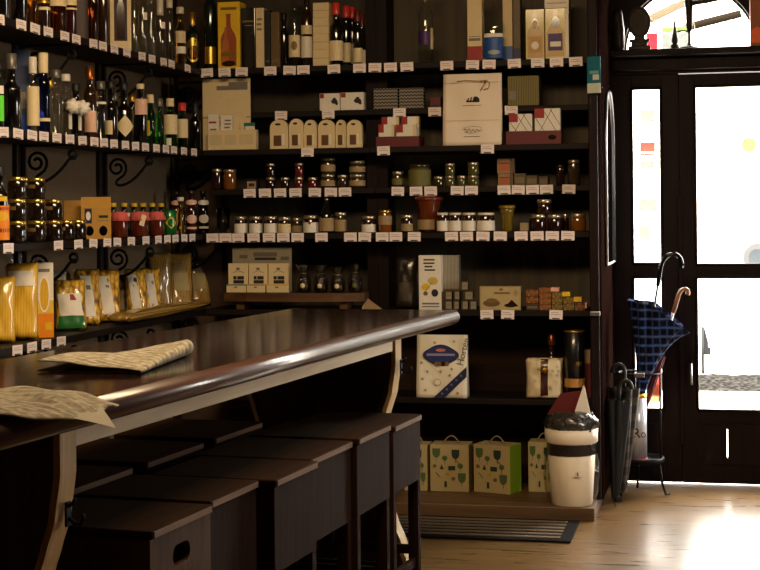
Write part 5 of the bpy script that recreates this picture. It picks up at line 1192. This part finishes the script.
tb_ = MB(); R = w / 2
tb_.lathe([(R, 0), (R, h), (R * .97, h + .001), (.002, h + .001)], mat('black_tube', (20, 18, 18), .3, coat=.6), 26)
o = tag(tb_.build('bottle_tube', loc=(p[0], YF + .055, ZG + EPS)), 'tall black cylinder tube with a gold band and gilt rim', 'tube')
band(R, h * .185, h * .31, -90, 350, mat('gold_band', (190, 136, 70), .45), o, 'gold_band'); MB().lathe([(R * 1.01, h - .006), (R * 1.03, h - .004), (R * 1.03, h + .002), (R * .98, h + .003)], M_gold, 26, cap=False).build('gilt_rim', o)
band(R, h * .5, h * .56, -60, 40, M_gold, o, 'small_crest', 'oval')
bbox('small_box', 'red box with a cream top half hidden behind the black tube', 576.5, 590.5, 350, ZG, M_maroon, [('r', .2, .72, .95, 1, M_tan)], Y=YF + .11, d=.08)
# ------------------------------------------------------------------ platform: wine cartons, bin
M_wc = mat('wine_carton', (180, 160, 112), .6, var=.05); M_lime = mat('lime_side', (164, 216, 48), .5)
rn = random.Random(9)
def icons(seed):
    r = random.Random(seed); out = []
    G1, G2, G3 = mat('icon_green', (78, 98, 52), .6), mat('icon_dark', (40, 52, 40), .6), M_ochl
    for (u, v, k, m) in ((.16, .82, 'g', G1), (.38, .72, 'g2', G1), (.66, .8, 'g', G2), (.3, .52, 't', G2), (.56, .5, 'r', G2), (.78, .56, 'g2', G1), (.82, .3, 'g', G1), (.2, .36, 'l', G3), (.44, .4, 'e', MC.get('icon_y') or mat('icon_y', (196, 160, 40), .6)), (.4, .16, 't2', G2), (.6, .28, 'e', G3), (.12, .54, 'e', G3), (.7, .66, 'l', G3)):
        if k == 'g': out += [('e', u - .1, v - .1, u + .1, v + .1, m), ('r', u - .1, v, u + .1, v + .1, m), ('l', u, v - .18, u, v - .08, m)]
        elif k == 'g2': out += [('e', u - .07, v - .06, u + .07, v + .05, m), ('l', u, v - .14, u, v, m)]
        elif k == 't': out += [('t', u - .05, v - .04, u + .05, v + .06, m)]
        elif k == 't2': out += [('r', u - .03, v - .06, u + .03, v + .06, m)]
        elif k == 'r': out += [('r', u - .09, v - .04, u + .09, v + .05, m)]
        elif k == 'e': out += [('e', u - .05, v - .03, u + .05, v + .04, m)]
        else: out += [('l', u - .06, v + .05, u + .07, v - .06, m)]
    return out
def winebox(lab, x0, x1, yt, Y, side=False, handle=True, dd=.13, rz=0):
    p, w, h = bk(x0, x1, yt, ZH, Y)
    o = carton('wine_carton', lab, (p[0], Y + dd / 2, ZH), w, dd, h, M_wc, icons(3), rz, 'cream wine cartons printed with glasses')
    if side: MB().lo((w / 2 + .0002, -dd / 2, 0), (w / 2 + .0015, dd / 2, h), M_lime).build('lime_side', o)
    if handle:
        H = MB(); H.tube([(-w * .22 + w * .44 * t, 0, h + .0 + .035 * math.sin(PI * t)) for t in [k / 12 for k in range(13)]], .003, M_tan, 6); H.build('cord_handle', o)
    return o
YV = YF + .07
winebox('cream wine carton mostly hidden behind the end bar stool', 404, 427, 445, YV)
winebox('cream wine carton with glass prints, second from the bar stools', 430, 468.5, 445, YV)
winebox('cream wine carton with a bright lime green side', 475.5, 515, 445.5, YV - .01, True, rz=-math.radians(17))
winebox('cream wine carton tucked behind the white bin', 528, 556, 442.5, YV + .06)
# waste bin
c = onZ(572.5, 499, ZH); c.y = 7.235; c.x = onY(572, 500, 7.235).x
sc = depth(c) / FPX
R1, R0, HB = 25 * sc, 20.5 * sc, (503 - 430) * sc
wb = tag(MB().lathe([(R0 * .96, 0), (R0, .006), (R1, HB), (R1 * .965, HB), (R0 * .93, .02), (.002, .02)], mat('bin_plastic', (236, 220, 196), .45, var=.04), 36, cap=False).build('waste_bin', loc=(c.x, c.y, ZH + EPS)), 'white waste bin in a clear plastic liner at the end of the platform', 'bin')
rr = lambda z: R0 + (R1 - R0) * z / HB
M_film = film('bin_liner_film', (255, 254, 252), .04, .12, 1.0); M_filmd = film('dark_liner', (40, 38, 36), .22, .14, 1.2)
band(rr(HB * .76) + .003, HB * .69, HB * .84, -90, 359, mat('black_liner_band', (34, 30, 28), .22, coat=.8, bump=.9, scale=40), wb, 'black_liner_fold')
MB().lathe([(rr(HB * .84) + .004, HB * .845), (R1 + .006, HB * .86), (R1 + .008, HB + .012), (R1 * .96, HB + .014), (R1 * .95, HB - .01)], mat('bin_plastic', (236, 220, 196), .45), 36, cap=False).build('collar', wb)
for k, (mm, z0, z1, rx, nm) in enumerate(((M_film, .004, HB * .68, .018, 'clear_liner'),)):
    b = MB(); n = 7
    b.lathe([(rr(z0 + (z1 - z0) * t) + rx * (.5 + .8 * math.sin(PI * t)), z0 + (z1 - z0) * t) for t in [q / n for q in range(n + 1)]], mm, 48, mod=lambda a, kk, z: 1 + .035 * math.sin(a * 9 + z * 40) + .02 * math.sin(a * 17 - z * 60), cap=False); b.build(nm, wb)
b = MB(); rn = random.Random(2)
b.lathe([(R1 * .98, HB + .005), (R1 * 1.06, HB + .03), (R1 * 1.02, HB + .055), (R1 * .8, HB + .085), (R1 * .5, HB + .095), (R1 * .3, HB + .07)], mat('dark_plastic_film', (52, 48, 44), .18, coat=.9, bump=1.0, scale=35), 44, mod=lambda a, k, z: 1 + .07 * math.sin(a * 6 + k * 1.7) + .05 * math.sin(a * 15 + k * 3) + rn.uniform(-.03, .03), cap=False)
b.build('crumpled_liner_top', wb)
tp = tag(MB().prism([(-.10, 0, 0), (.04, 0, 0), (.065, .0, .115), (-.035, .0, .10)], (0, .004, .0), M_maroon).build('paper_scrap', loc=(c.x - .01, c.y - .03, ZH + HB + .075)), 'dark red paper scrap sticking out of the white bin', 'paper')
tp = tag(MB().prism([(.0, 0, 0), (.09, 0, -.03), (.055, 0, .14), (.05, 0, .145)], (0, .004, .0), M_white).build('paper_scrap', loc=(c.x + .012, c.y - .04, ZH + HB + .07)), 'white pointed paper scrap sticking out of the white bin', 'paper')
lg = MB(); Mx = Matrix.Translation((.022, -rr(HB * .42) - .018, HB * .42))
lg.lo((.018, -rr(HB * .42) - .0015, HB * .405), (.055, -rr(HB * .42) + .002, HB * .41), M_grey); lg.lo((.034, -rr(HB * .46) - .0015, HB * .43), (.04, -rr(HB * .46) + .002, HB * .475), M_grey); lg.build('small_logo', wb)
# ------------------------------------------------------------------ ribbed mat
cs = [onZ(420, 538.6, .0), onZ(568.6, 543, 0), onZ(582, 522.6, 0), onZ(429, 516, 0)]
xa_, xb_ = cs[0].x - .32, (cs[1].x + cs[2].x) / 2; y0, y1 = (cs[0].y + cs[1].y) / 2, (cs[2].y + cs[2].y) / 2
mt = tag(MB().lo((xa_, y0, .0008), (xb_, y1, .010), mat('mat_rubber', (26, 23, 21), .9, scale=80, spec=.05), bev=.003).build('door_mat'), 'dark ribbed mat on the floor in front of the low platform', 'mat')
rb = MB()
for k in range(6):
    y = y0 + .06 + (y1 - y0 - .12) * k / 5; rb.lo((xa_ + .05, y - .016, .0102), (xb_ - .05, y + .016, .0135), mat('mat_rib', (112, 98, 82), .95, scale=120, var=.4, spec=.05))
rb.build('ribs', mt)
# ------------------------------------------------------------------ newspapers
def news_mat():
    m, N, L, b = newmat('newsprint')
    tc = N.new('ShaderNodeTexCoord'); br = N.new('ShaderNodeTexBrick'); mp = N.new('ShaderNodeMapping'); mp.inputs['Scale'].default_value = (1, 1, 1)
    L.new(tc.outputs['Object'], mp.inputs[0]); L.new(mp.outputs[0], br.inputs['Vector'])
    br.inputs['Scale'].default_value = 1; br.inputs['Brick Width'].default_value = .11; br.inputs['Row Height'].default_value = .028; br.inputs['Mortar Size'].default_value = .0045; mp.inputs['Rotation'].default_value = (0, 0, math.radians(33))
    br.inputs['Color1'].default_value = lin((142, 131, 109)); br.inputs['Color2'].default_value = lin((166, 154, 130)); br.inputs['Mortar'].default_value = lin((184, 172, 146))
    nz = N.new('ShaderNodeTexNoise'); nz.inputs['Scale'].default_value = 60; L.new(tc.outputs['Object'], nz.inputs['Vector'])
    r = ramp2(N, L, nz.outputs['Fac'], [(.3, (150, 140, 124)), (.6, (255, 255, 255))])
    mx = N.new('ShaderNodeMix'); mx.data_type = 'RGBA'; mx.blend_type = 'MULTIPLY'; mx.inputs[0].default_value = .8
    L.new(br.outputs['Color'], mx.inputs[6]); L.new(r.outputs[0], mx.inputs[7]); L.new(mx.outputs[2], b.inputs['Base Color']); b.inputs['Roughness'].default_value = .85
    MC['newsprint'] = m; return m
M_news = news_mat(); M_newsw = mat('newsprint_plain', (172, 162, 142), .85, var=.05)
zt = TZ + .0012
A, B_, C_, D_ = onZ(37, 372, zt), onZ(139, 374, zt), onZ(186, 355, zt), onZ(92, 357.5, zt)
base = A.copy()
b = MB(); nL = 4
def bulge(v): return .003 + .017 * v ** 1.2
def layer(u, v, up):
    """u from the fold (0) out to the open end (1); v along the fold from near corner to far corner"""
    P = B_.lerp(C_, v); Q = A.lerp(D_, v); p = P.lerp(Q, u)
    R = bulge(v)
    if up: z = zt + 2 * R + .022 * u * (1 - v) - (2 * R - .008) * min(1, u * 1.6) * v + .0015 * math.sin(11 * u + 4 * v)
    else: z = zt + .0036 + .0012 * math.sin(9 * u)
    return p, z
def sheet(u, v):
    R = bulge(v)
    if u < .44: p, z = layer(1 - u / .44, v, False)
    elif u < .56:
        a = (u - .44) / .12 * PI; p0, z0 = layer(0, v, False); p, z = p0.copy(), zt + .0036 + R - R * math.cos(a); out = (B_ - A).normalized(); p = p + out * R * .95 * math.sin(a)
        z = z + ((layer(0, v, True)[1] - (zt + .0036 + 2 * R)) * (u - .44) / .12)
    else: p, z = layer((u - .56) / .44, v, True)
    return Vector((p.x, p.y, z)) - base
b.grid(sheet, 60, 16, M_news)
pr = b.build('newspaper', recalc=True); pr.location = base
so = pr.modifiers.new('thickness', 'SOLIDIFY'); so.thickness = .003; so.offset = 1
tag(pr, 'folded newspaper with a rounded fold lying in the middle of the bar table', 'newspaper')
# spread newspaper drooping over the rounded table edge
A, B_, C_, D_ = onZ(-40, 424, zt), onZ(78, 414, zt), onZ(119, 400, zt), onZ(-40, 388, zt)
base = A.copy(); b = MB()
rcx = RC
def edge_drop(p):
    wv = (p - Vector((RC.x, RC.y, p.z))).dot(LW)   # distance in from the right edge
    if wv < .035:
        k = .035 - wv; return -k * .10 - k * k * 1.2
    return 0
def sheet2(u, v):
    p = A.lerp(B_, u).lerp(D_.lerp(C_, u), v)
    z = zt + .002 + .006 * math.sin(5 * u + 2 * v) ** 2 + .006 * math.sin(9 * u * v + 1) ** 2 + .012 * u * v * max(0, math.sin(PI * v))
    z += edge_drop(p); return Vector((p.x, p.y, z)) - base
b.grid(sheet2, 40, 20, M_news); np_ = b.build('newspaper'); np_.location = base
so = np_.modifiers.new('thickness', 'SOLIDIFY'); so.thickness = .003; so.offset = 1
tag(np_, 'spread newspaper drooping over the near rounded edge of the bar table', 'newspaper')
q = MB(); P1, P2, P3 = onZ(70, 414, zt), onZ(101, 404, zt), onZ(116, 416, zt)
q.grid(lambda u, v: (lambda p: (p.x, p.y, zt + .0009 + edge_drop(p) * 1.05 + .004 * u * math.sin(PI * v)))(P1.lerp(P2.lerp(P3, v), u)) - base if False else Vector((lambda p: (p.x, p.y, zt + .0009 + edge_drop(p) * .35))(P1.lerp(P2.lerp(P3, v), u))) - base, 10, 8, M_newsw)
cr = q.build('turned_corner', np_)
# ------------------------------------------------------------------ teal leaflet holder on the bay upright
a_, b_ = onY(589, 75, YF - .032), onY(602, 75, YF - .032)
zt_, zb_ = onY(595, 56, YF - .03).z, onY(595, 94, YF - .03).z
hd = tag(MB().lo((-.036, -.012, 0), (.036, -.0105, zt_ - zb_), film('acrylic', (250, 254, 254), .0, .25)).lo((-.036, .0, 0), (.036, .0015, zt_ - zb_), MC['acrylic']).lo((-.036, -.0105, 0), (.036, 0, .002), MC['acrylic']).build('leaflet_holder', loc=(XE + .034, YF - .046, zb_), rz=math.radians(-18)), 'teal leaflet holder clipped to the shelving upright by the doors', 'holder')
hh = zt_ - zb_
MB().lo((-.033, -.009, .05), (.033, -.004, hh - .004), mat('teal_card', (14, 108, 130), .4, coat=.4)).build('teal_leaflet', hd)
MB().lo((-.033, -.0095, .003), (.033, -.003, .049), M_whitel).build('white_card', hd)
k = MB(); k.lo((-.02, -.0098, hh * .52), (.024, -.0091, hh * .60), mat('pale_teal', (120, 176, 176), .5)); k.lo((-.005, -.0098, hh * .36), (.026, -.0091, hh * .5), M_white); k.build('leaflet_print', hd)
# glass lip at the end of the low shelf
q = onY(596, 311, YF - .02)
# ------------------------------------------------------------------ umbrella corner
YU = 7.86
ct = onZ(648, 488, 0); ct.x = onY(640.5, 470, YU).x
sc = depth(Vector((ct.x, YU, .4))) / FPX
zt_ = onY(648, 459, YU).z
us = empty('umbrella_stand', (ct.x, YU, 0), 'thin black iron umbrella stand with a round tray beside the doors', 'stand')
MB().lathe([(.113, zt_ - .012), (.119, zt_ - .01), (.119, zt_ + .012), (.114, zt_ + .012), (.112, zt_ - .006), (.001, zt_ - .006)], M_iron, 28, cap=False).build('tray', us)
for a in (-20, 100, 220):
    a = math.radians(a); MB().tube([(.1 * math.cos(a), .1 * math.sin(a), zt_ - .006), (.115 * math.cos(a), .115 * math.sin(a), .06), (.135 * math.cos(a), .135 * math.sin(a), .008), (.155 * math.cos(a), .155 * math.sin(a), .012)], .006, M_iron).build('leg', us)
zr = onY(648, 373, YU).z
for a in (20, 100):
    a = math.radians(a); MB().tube([(.106 * math.cos(a), .106 * math.sin(a), zt_), (.106 * math.cos(a), .106 * math.sin(a), zr)], .005, M_iron).build('upright', us)
MB().tube([(.106 * math.cos(t), .106 * math.sin(t), zr) for t in [2 * PI * k / 32 for k in range(32)]], .006, M_iron, 8, closed=True).build('ring', us)
MB().lo((-.02, -.116, zr - .012), (.03, -.104, zr + .012), M_steel, bev=.003).build('clasp', us)
# silver bottle tube on a red foot, standing on the tray
tx_ = onY(634.5, 420, YU - .012); R = 12.2 * sc; hT = onY(634, 393, YU - .03).z - zt_
tt = MB(); tt.lathe([(.002, .0125), (R, .0125), (R, hT), (R * .95, hT), (R * .95, .016), (.002, .016)], mat('silver_card', (206, 206, 214), .3, metal=.3, coat=.5), 30, cap=False)
tu = tag(tt.build('bottle_tube', loc=(tx_.x, YU - .012, zt_ - .004)), 'silver grey bottle tube with a gold rim standing in the umbrella stand', 'tube')
MB().lathe([(R * 1.02, hT - .018), (R * 1.03, hT - .016), (R * 1.03, hT + .002), (R * .96, hT + .003)], mat('amber_gold', (230, 160, 40), .3, metal=.6), 30, cap=False).build('gold_rim', tu)
MB().lathe([(R * 1.05, 0), (R * 1.05, .012), (.002, .012)], M_red, 30).build('red_foot', tu)
text('R', .07, M_ink, tu, Matrix.Translation((.012, -R * 1.005, hT * .42)) @ rotE(PI / 2, 0, .15).to_4x4(), 'letter')
text('o', .055, M_ink, tu, Matrix.Translation((.046, -R * .93, hT * .415)) @ rotE(PI / 2, 0, .6).to_4x4(), 'letter')
# umbrellas
def tartan():
    m, N, L, b = newmat('tartan_cloth')
    tc = N.new('ShaderNodeTexCoord'); ws = []
    for ax, s in (('Z', 7.0), ('X', 9.0)):
        w_ = N.new('ShaderNodeTexWave'); w_.bands_direction = ax; w_.inputs['Scale'].default_value = s; w_.inputs['Distortion'].default_value = .6; L.new(tc.outputs['Object'], w_.inputs['Vector']); ws.append(w_)
    r1 = ramp2(N, L, ws[0].outputs['Fac'], [(.35, (10, 12, 26)), (.75, (14, 22, 56)), (.94, (40, 92, 176)), (.99, (90, 90, 96))])
    r2_ = ramp2(N, L, ws[1].outputs['Fac'], [(.35, (10, 12, 26)), (.75, (14, 20, 52)), (.95, (40, 88, 168)), (.99, (90, 90, 96))])
    mx = N.new('ShaderNodeMix'); mx.data_type = 'RGBA'; mx.blend_type = 'LIGHTEN'; mx.inputs[0].default_value = .5
    L.new(r1.outputs[0], mx.inputs[6]); L.new(r2_.outputs[0], mx.inputs[7]); L.new(mx.outputs[2], b.inputs['Base Color']); b.inputs['Roughness'].default_value = .6
    b.inputs['Specular IOR Level'].default_value = .12
    return m
M_tart = tartan(); M_ubk = mat('black_cloth', (18, 18, 24), .6, bump=.2); M_ustr = striped('striped_cloth', (12, 11, 11), (66, 54, 40), 4.2, 'Z', .6, dist=1.2)
M_cane = mat('cane_handle', (150, 92, 44), .35, coat=.5)
def umbrella(lab, tip, top, r_hem, cloth, handle_m, hook=(.045, 0), hem_at=.86, flare=None, roll=0, r_tip=.012, pleats=8, seed=0, pw=.8, droop=0):
    """closed umbrella from its tip up to the hem, shaft and hooked handle above"""
    tip, top = Vector(tip), Vector(top); d = top - tip; Lg = d.length
    Mx = d.to_track_quat('Z', 'Y').to_matrix().to_4x4()
    o = empty('umbrella', tip, lab, 'umbrella')
    rnd = random.Random(seed); b = MB(); n = 14; pr_ = []
    for k in range(n + 1):
        t = k / n; z = .04 + (Lg * hem_at - .04) * t; pr_.append((r_tip + (r_hem - r_tip) * (t ** pw), z))
    b.lathe(pr_, cloth, 64, M=Mx, cap=False, mod=lambda a, k, z: (1 + (.10 + .22 * k / n) * (abs(math.sin(a * pleats / 2 + roll + k * .05)) - .5)) * (1 + (flare * max(0, math.cos(a - .0)) * k / n if flare else 0)))
    if droop:
        Rm = Mx.to_3x3()
        for v in b.bm.verts:
            lz = Mx.inverted() @ v.co; t = max(0, min(1, lz.z / (Lg * hem_at))); dx = (v.co - Mx @ Vector((0, 0, lz.z))).x
            if dx > 0: v.co.z -= droop * t * t * dx / r_hem; v.co.x += droop * .25 * t * t * dx / r_hem
    b.build('canopy', o)
    s = MB(); s.cyl(Mx @ Vector((0, 0, 0)), Mx @ Vector((0, 0, Lg)), .0065, M_steel, 10, None); s.build('shaft', o)
    f = MB(); f.cyl(Mx @ Vector((0, 0, .0)), Mx @ Vector((0, 0, .05)), .004, M_iron, 8, .009); f.build('ferrule', o)
    hx = Vector((hook[0], hook[1], 0)); e = Mx @ Vector((0, 0, Lg)); dn = d.normalized(); R = hx.length; hxn = hx.normalized()
    pts = [e - dn * .10, e - dn * .02] + [e + hxn * R * (1 - math.cos(t)) + dn * R * 1.2 * math.sin(t) for t in [PI * k / 12 * 1.05 for k in range(13)]]
    h = MB(); h.tube(pts, .011, handle_m, 10); h.build('handle', o)
    return o
YT = YU - .012
zin = zt_ + .014
umbrella('blue tartan umbrella with a black hooked handle standing in the silver tube', (tx_.x - .024, YT - .012, zin), onY(661, 266, YT - .02), .118, M_tart, mat('black_chrome', (40, 40, 44), .12, metal=.8), (.05, 0), .80, .32, r_tip=.006, pw=2.2, droop=.10, seed=1)
umbrella('dark red umbrella with a bent cane handle standing behind the tartan umbrella in the tube', (tx_.x - .022, YT + .032, zin), onY(679, 294, YT + .09), .024, mat('dark_red_cloth', (90, 10, 24), .6), M_cane, (.022, 0), .62, None, r_tip=.005, pleats=6, pw=1.2, seed=2)
tp_ = onY(624.5, 372, 7.68)
umbrella('black umbrella with tan stripes standing on the floor between bin and stand', (onY(621, 494, 7.64).x, 7.64, .001), tp_, .068, M_ustr, M_black, (-.03, 0), .88, None, r_tip=.02, pleats=6, seed=3)
tp_ = onY(619, 388, 7.52)
umbrella('black umbrella leaning beside the side panel behind the bin', (onY(615, 497, 7.49).x, 7.49, .001), tp_, .055, M_ubk, M_black, (.03, 0), .9, None, r_tip=.016, pleats=6, seed=4)
# ------------------------------------------------------------------ things on the ledge above the doors
YL = YD - .07
def onL(px, py): return onY(px, py, YL)
s_ = depth(onL(690, 50)) / FPX
M_bronze = mat('dark_bronze', (44, 34, 26), .45, metal=.5, bump=.5, scale=60)
p = onL(639.5, 50)
o = empty('carved_plaque', (p.x, YL, z_sill + EPS), 'dark carved oval plaque on a stepped foot above the narrow door', 'plaque')
pl = MB(); pl.prism([(11.5 * s_ * math.cos(a), -.012, 28 * s_ + 15.5 * s_ * math.sin(a)) for a in [2 * PI * k / 30 for k in range(30)]], (0, .024, 0), M_bronze)
pl.build('oval_face', o)
MB().tube([(10.4 * s_ * math.cos(a), -.014, 28 * s_ + 14.2 * s_ * math.sin(a)) for a in [2 * PI * k / 30 for k in range(30)]], .005, M_bronze, 6, closed=True).build('raised_rim', o)
rl = MB()
for k in range(4): rl.lo((-5 * s_, -.0165, (22 + 4 * k) * s_), (5 * s_, -.0125, (23.6 + 4 * k) * s_), M_bronze)
rl.build('carved_relief', o)
ft = MB(); ft.lo((-11 * s_, -.03, 0), (11 * s_, .03, 4 * s_), M_bronze, bev=.003); ft.lo((-8 * s_, -.024, 4 * s_), (8 * s_, .024, 8 * s_), M_bronze, bev=.003); ft.lo((-10 * s_, -.02, 8 * s_), (10 * s_, .02, 11 * s_), M_bronze, bev=.003); ft.lo((-5 * s_, -.016, 11 * s_), (5 * s_, .016, 14 * s_), M_bronze); ft.build('foot', o)
p = onL(618, 50)
o = tag(MB().lathe([(5 * s_, 0), (6.5 * s_, 3 * s_), (6.8 * s_, 20 * s_), (5.5 * s_, 32 * s_), (5 * s_, 38 * s_), (4 * s_, 41 * s_), (.002, 42 * s_)], M_bronze, 20).build('dark_urn', loc=(p.x, YL, z_sill + EPS)), 'dark rounded urn at the shelving end of the ledge above the doors', 'urn')
MB().tube([(0, -5.8 * s_, 28 * s_), (0, -9 * s_, 22 * s_), (0, -6.6 * s_, 14 * s_)], .004, M_bronze, 6).build('handle', o)
p = onL(675, 49)
o = tag(MB().lathe([(4.2 * s_, 0), (4.4 * s_, 4 * s_), (2.2 * s_, 5 * s_), (3.4 * s_, 7 * s_), (3.6 * s_, 9 * s_), (1.9 * s_, 18 * s_), (1.3 * s_, 22 * s_), (1.2 * s_, 28 * s_), (.001, 28.5 * s_)], M_bronze, 14).build('small_finial', loc=(p.x, YL, z_sill + EPS)), 'small spire-shaped dark figure on the ledge in the middle of the fanlight', 'ornament')
p = onL(689.5, 49)
o = empty('cork_puller', (p.x, YL, z_sill + EPS), 'tall dark lever cork puller with a long arm on the ledge above the doors', 'cork puller')
MB().lathe([(10 * s_, 0), (9 * s_, 1.5 * s_), (3 * s_, 3 * s_), (1.4 * s_, 6 * s_), (1.4 * s_, 17 * s_)], M_bronze, 18).build('foot', o)
MB().lathe([(2.0 * s_, 17 * s_), (3.4 * s_, 22 * s_), (3.6 * s_, 40 * s_), (4.4 * s_, 42 * s_), (4.4 * s_, 50 * s_), (.002, 52 * s_)], M_bronze, 16).build('barrel', o)
MB().tube([(0, 0, 45 * s_), (20 * s_, 0, 47 * s_), (46 * s_, 0, 51.5 * s_)], [.014, .011, .008], M_bronze, 8).build('lever_arm', o)
MB().tube([(0, 0, 17 * s_), (-7 * s_, 0, 18 * s_), (-12 * s_, 0, 17 * s_)], .005, M_bronze, 6).build('side_crank', o)
p = onL(757, 49)
o = tag(MB().lo((-6.5 * s_, -.04, 0), (6.5 * s_, .04, 52 * s_), mat('orange_carton', (150, 74, 30), .5), bev=.002).build('gift_carton', loc=(p.x, YL, z_sill + EPS)), 'orange brown carton at the wide-door end of the ledge', 'box')
MB().prism([(-5.8 * s_, -.0415, 3 * s_), (5 * s_, -.0415, 3 * s_), (5 * s_, -.0415, 16 * s_), (0, -.0415, 19 * s_), (-5.8 * s_, -.0415, 15 * s_)], (0, .001, 0), mat('orange_blaze', (236, 96, 16), .45)).build('orange_print', o)
# ------------------------------------------------------------------ price tags
tagw, tagh = .063, .044
def tagmesh():
    b = MB(); b.lo((-tagw / 2, -.0012, -tagh), (tagw / 2, 0, 0), M_pinkw); b.lo((-tagw * .28, -.0016, -tagh * .98), (tagw * .28, -.0012, -tagh * .86), M_ink)
    b.lo((-tagw * .38, -.0016, -tagh * .5), (tagw * .34, -.0012, -tagh * .46), M_grey); b.lo((-tagw * .38, -.0016, -tagh * .3), (tagw * .2, -.0012, -tagh * .26), M_grey)
    return b
proto = None
def ptag(loc, rz, lab, group, tw=0, roll=0):
    global proto
    if proto is None: proto = tagmesh().build('shelf_price_tag'); o = proto
    else: o = proto.copy(); COL.objects.link(o)
    o.location = loc; o.rotation_euler = (0, roll, rz + tw); o.scale = (1, 1, 1); return tag(o, lab, 'price tag', group)
rn = random.Random(11)
def big_ord(i):
    if i < 20: return ORD[i]
    return 'twenty-' + ORD[i - 20]
for z, nm, xs in ((ZA, 'topmost side-wall shelf', (1, 23, 37, 50, 66.5, 78, 95, 104.5, 116, 128.5, 143.5, 153.5, 165, 173, 189)),
                  (ZB, 'second side-wall shelf', (4, 19, 33, 44.6, 57.6, 70.5, 83, 95, 104.5, 114.5, 126, 136, 146, 157, 166.6, 174.5, 184.5, 194.5, 203)),
                  (ZD, 'third side-wall shelf', (8, 58, 78, 93, 107, 117, 131, 145.5, 158, 167, 175, 184, 192)),
                  (ZFF, 'lowest side-wall shelf', (16, 30.5, 45, 60))):
    last = None
    for i, px in enumerate(xs):
        y = onX(px, 200, XS + .002).y
        if last is not None and y - last < tagw * 1.3 + .003: y = last + tagw * 1.3 + .003
        last = y
        if y > YF - .04: continue
        o = ptag((XS + .0016, y, z + .004), PI / 2, big_ord(i) + ' price tag from the cut end on the front of the ' + nm, 'price tags on the ' + nm, 0, rn.uniform(-.05, .05)); o.scale = (1.3, 1, .84)
rows_ = [(ZA, YF, 'top back shelf', (208, 225.7, 243, 271.5, 291, 304.6, 335, 361, 376.5, 391.7, 408, 448, 474, 490.5, 515.5, 539, 557.7, 577)),
         (ZB2, YF + .1, 'half shelf under the top back shelf', (282, 329, 400.3, 435.5, 512)),
         (ZB, YF, 'second full back shelf', (308, 384, 488)),
         (ZC, YF + .1, 'narrow back shelf of jars', (249.5, 265, 280, 295.5, 315, 331, 345, 398, 416, 430.7, 457.4, 471.5, 504, 518.5, 532.5, 546.5, 569)),
         (ZD, YF, 'third full back shelf', (212, 225, 237.5, 253, 268.7, 282.8, 297.3, 321, 350, 364.7, 382, 395.5, 414, 451, 466, 482.7, 500, 520.6, 536.6, 552, 567.7)),
         (ZFF, YF, 'low back shelf', (485.6, 506.7, 555))]
for z, Y, nm, xs in rows_:
    last = None
    for i, px in enumerate(xs):
        x = onY(px, 200, Y - .002).x
        if last is not None and x - last < tagw + .003: x = last + tagw + .003
        last = x; yy_ = Y - .0006
        if xmid0 - .03 < x < xmid1 + .03: yy_ = min(yy_, YF - .0046)
        ptag((x, yy_, z + .003), 0, big_ord(i) + ' price tag from the corner along the ' + nm, 'price tags on the ' + nm, 0, rn.uniform(-.04, .04))
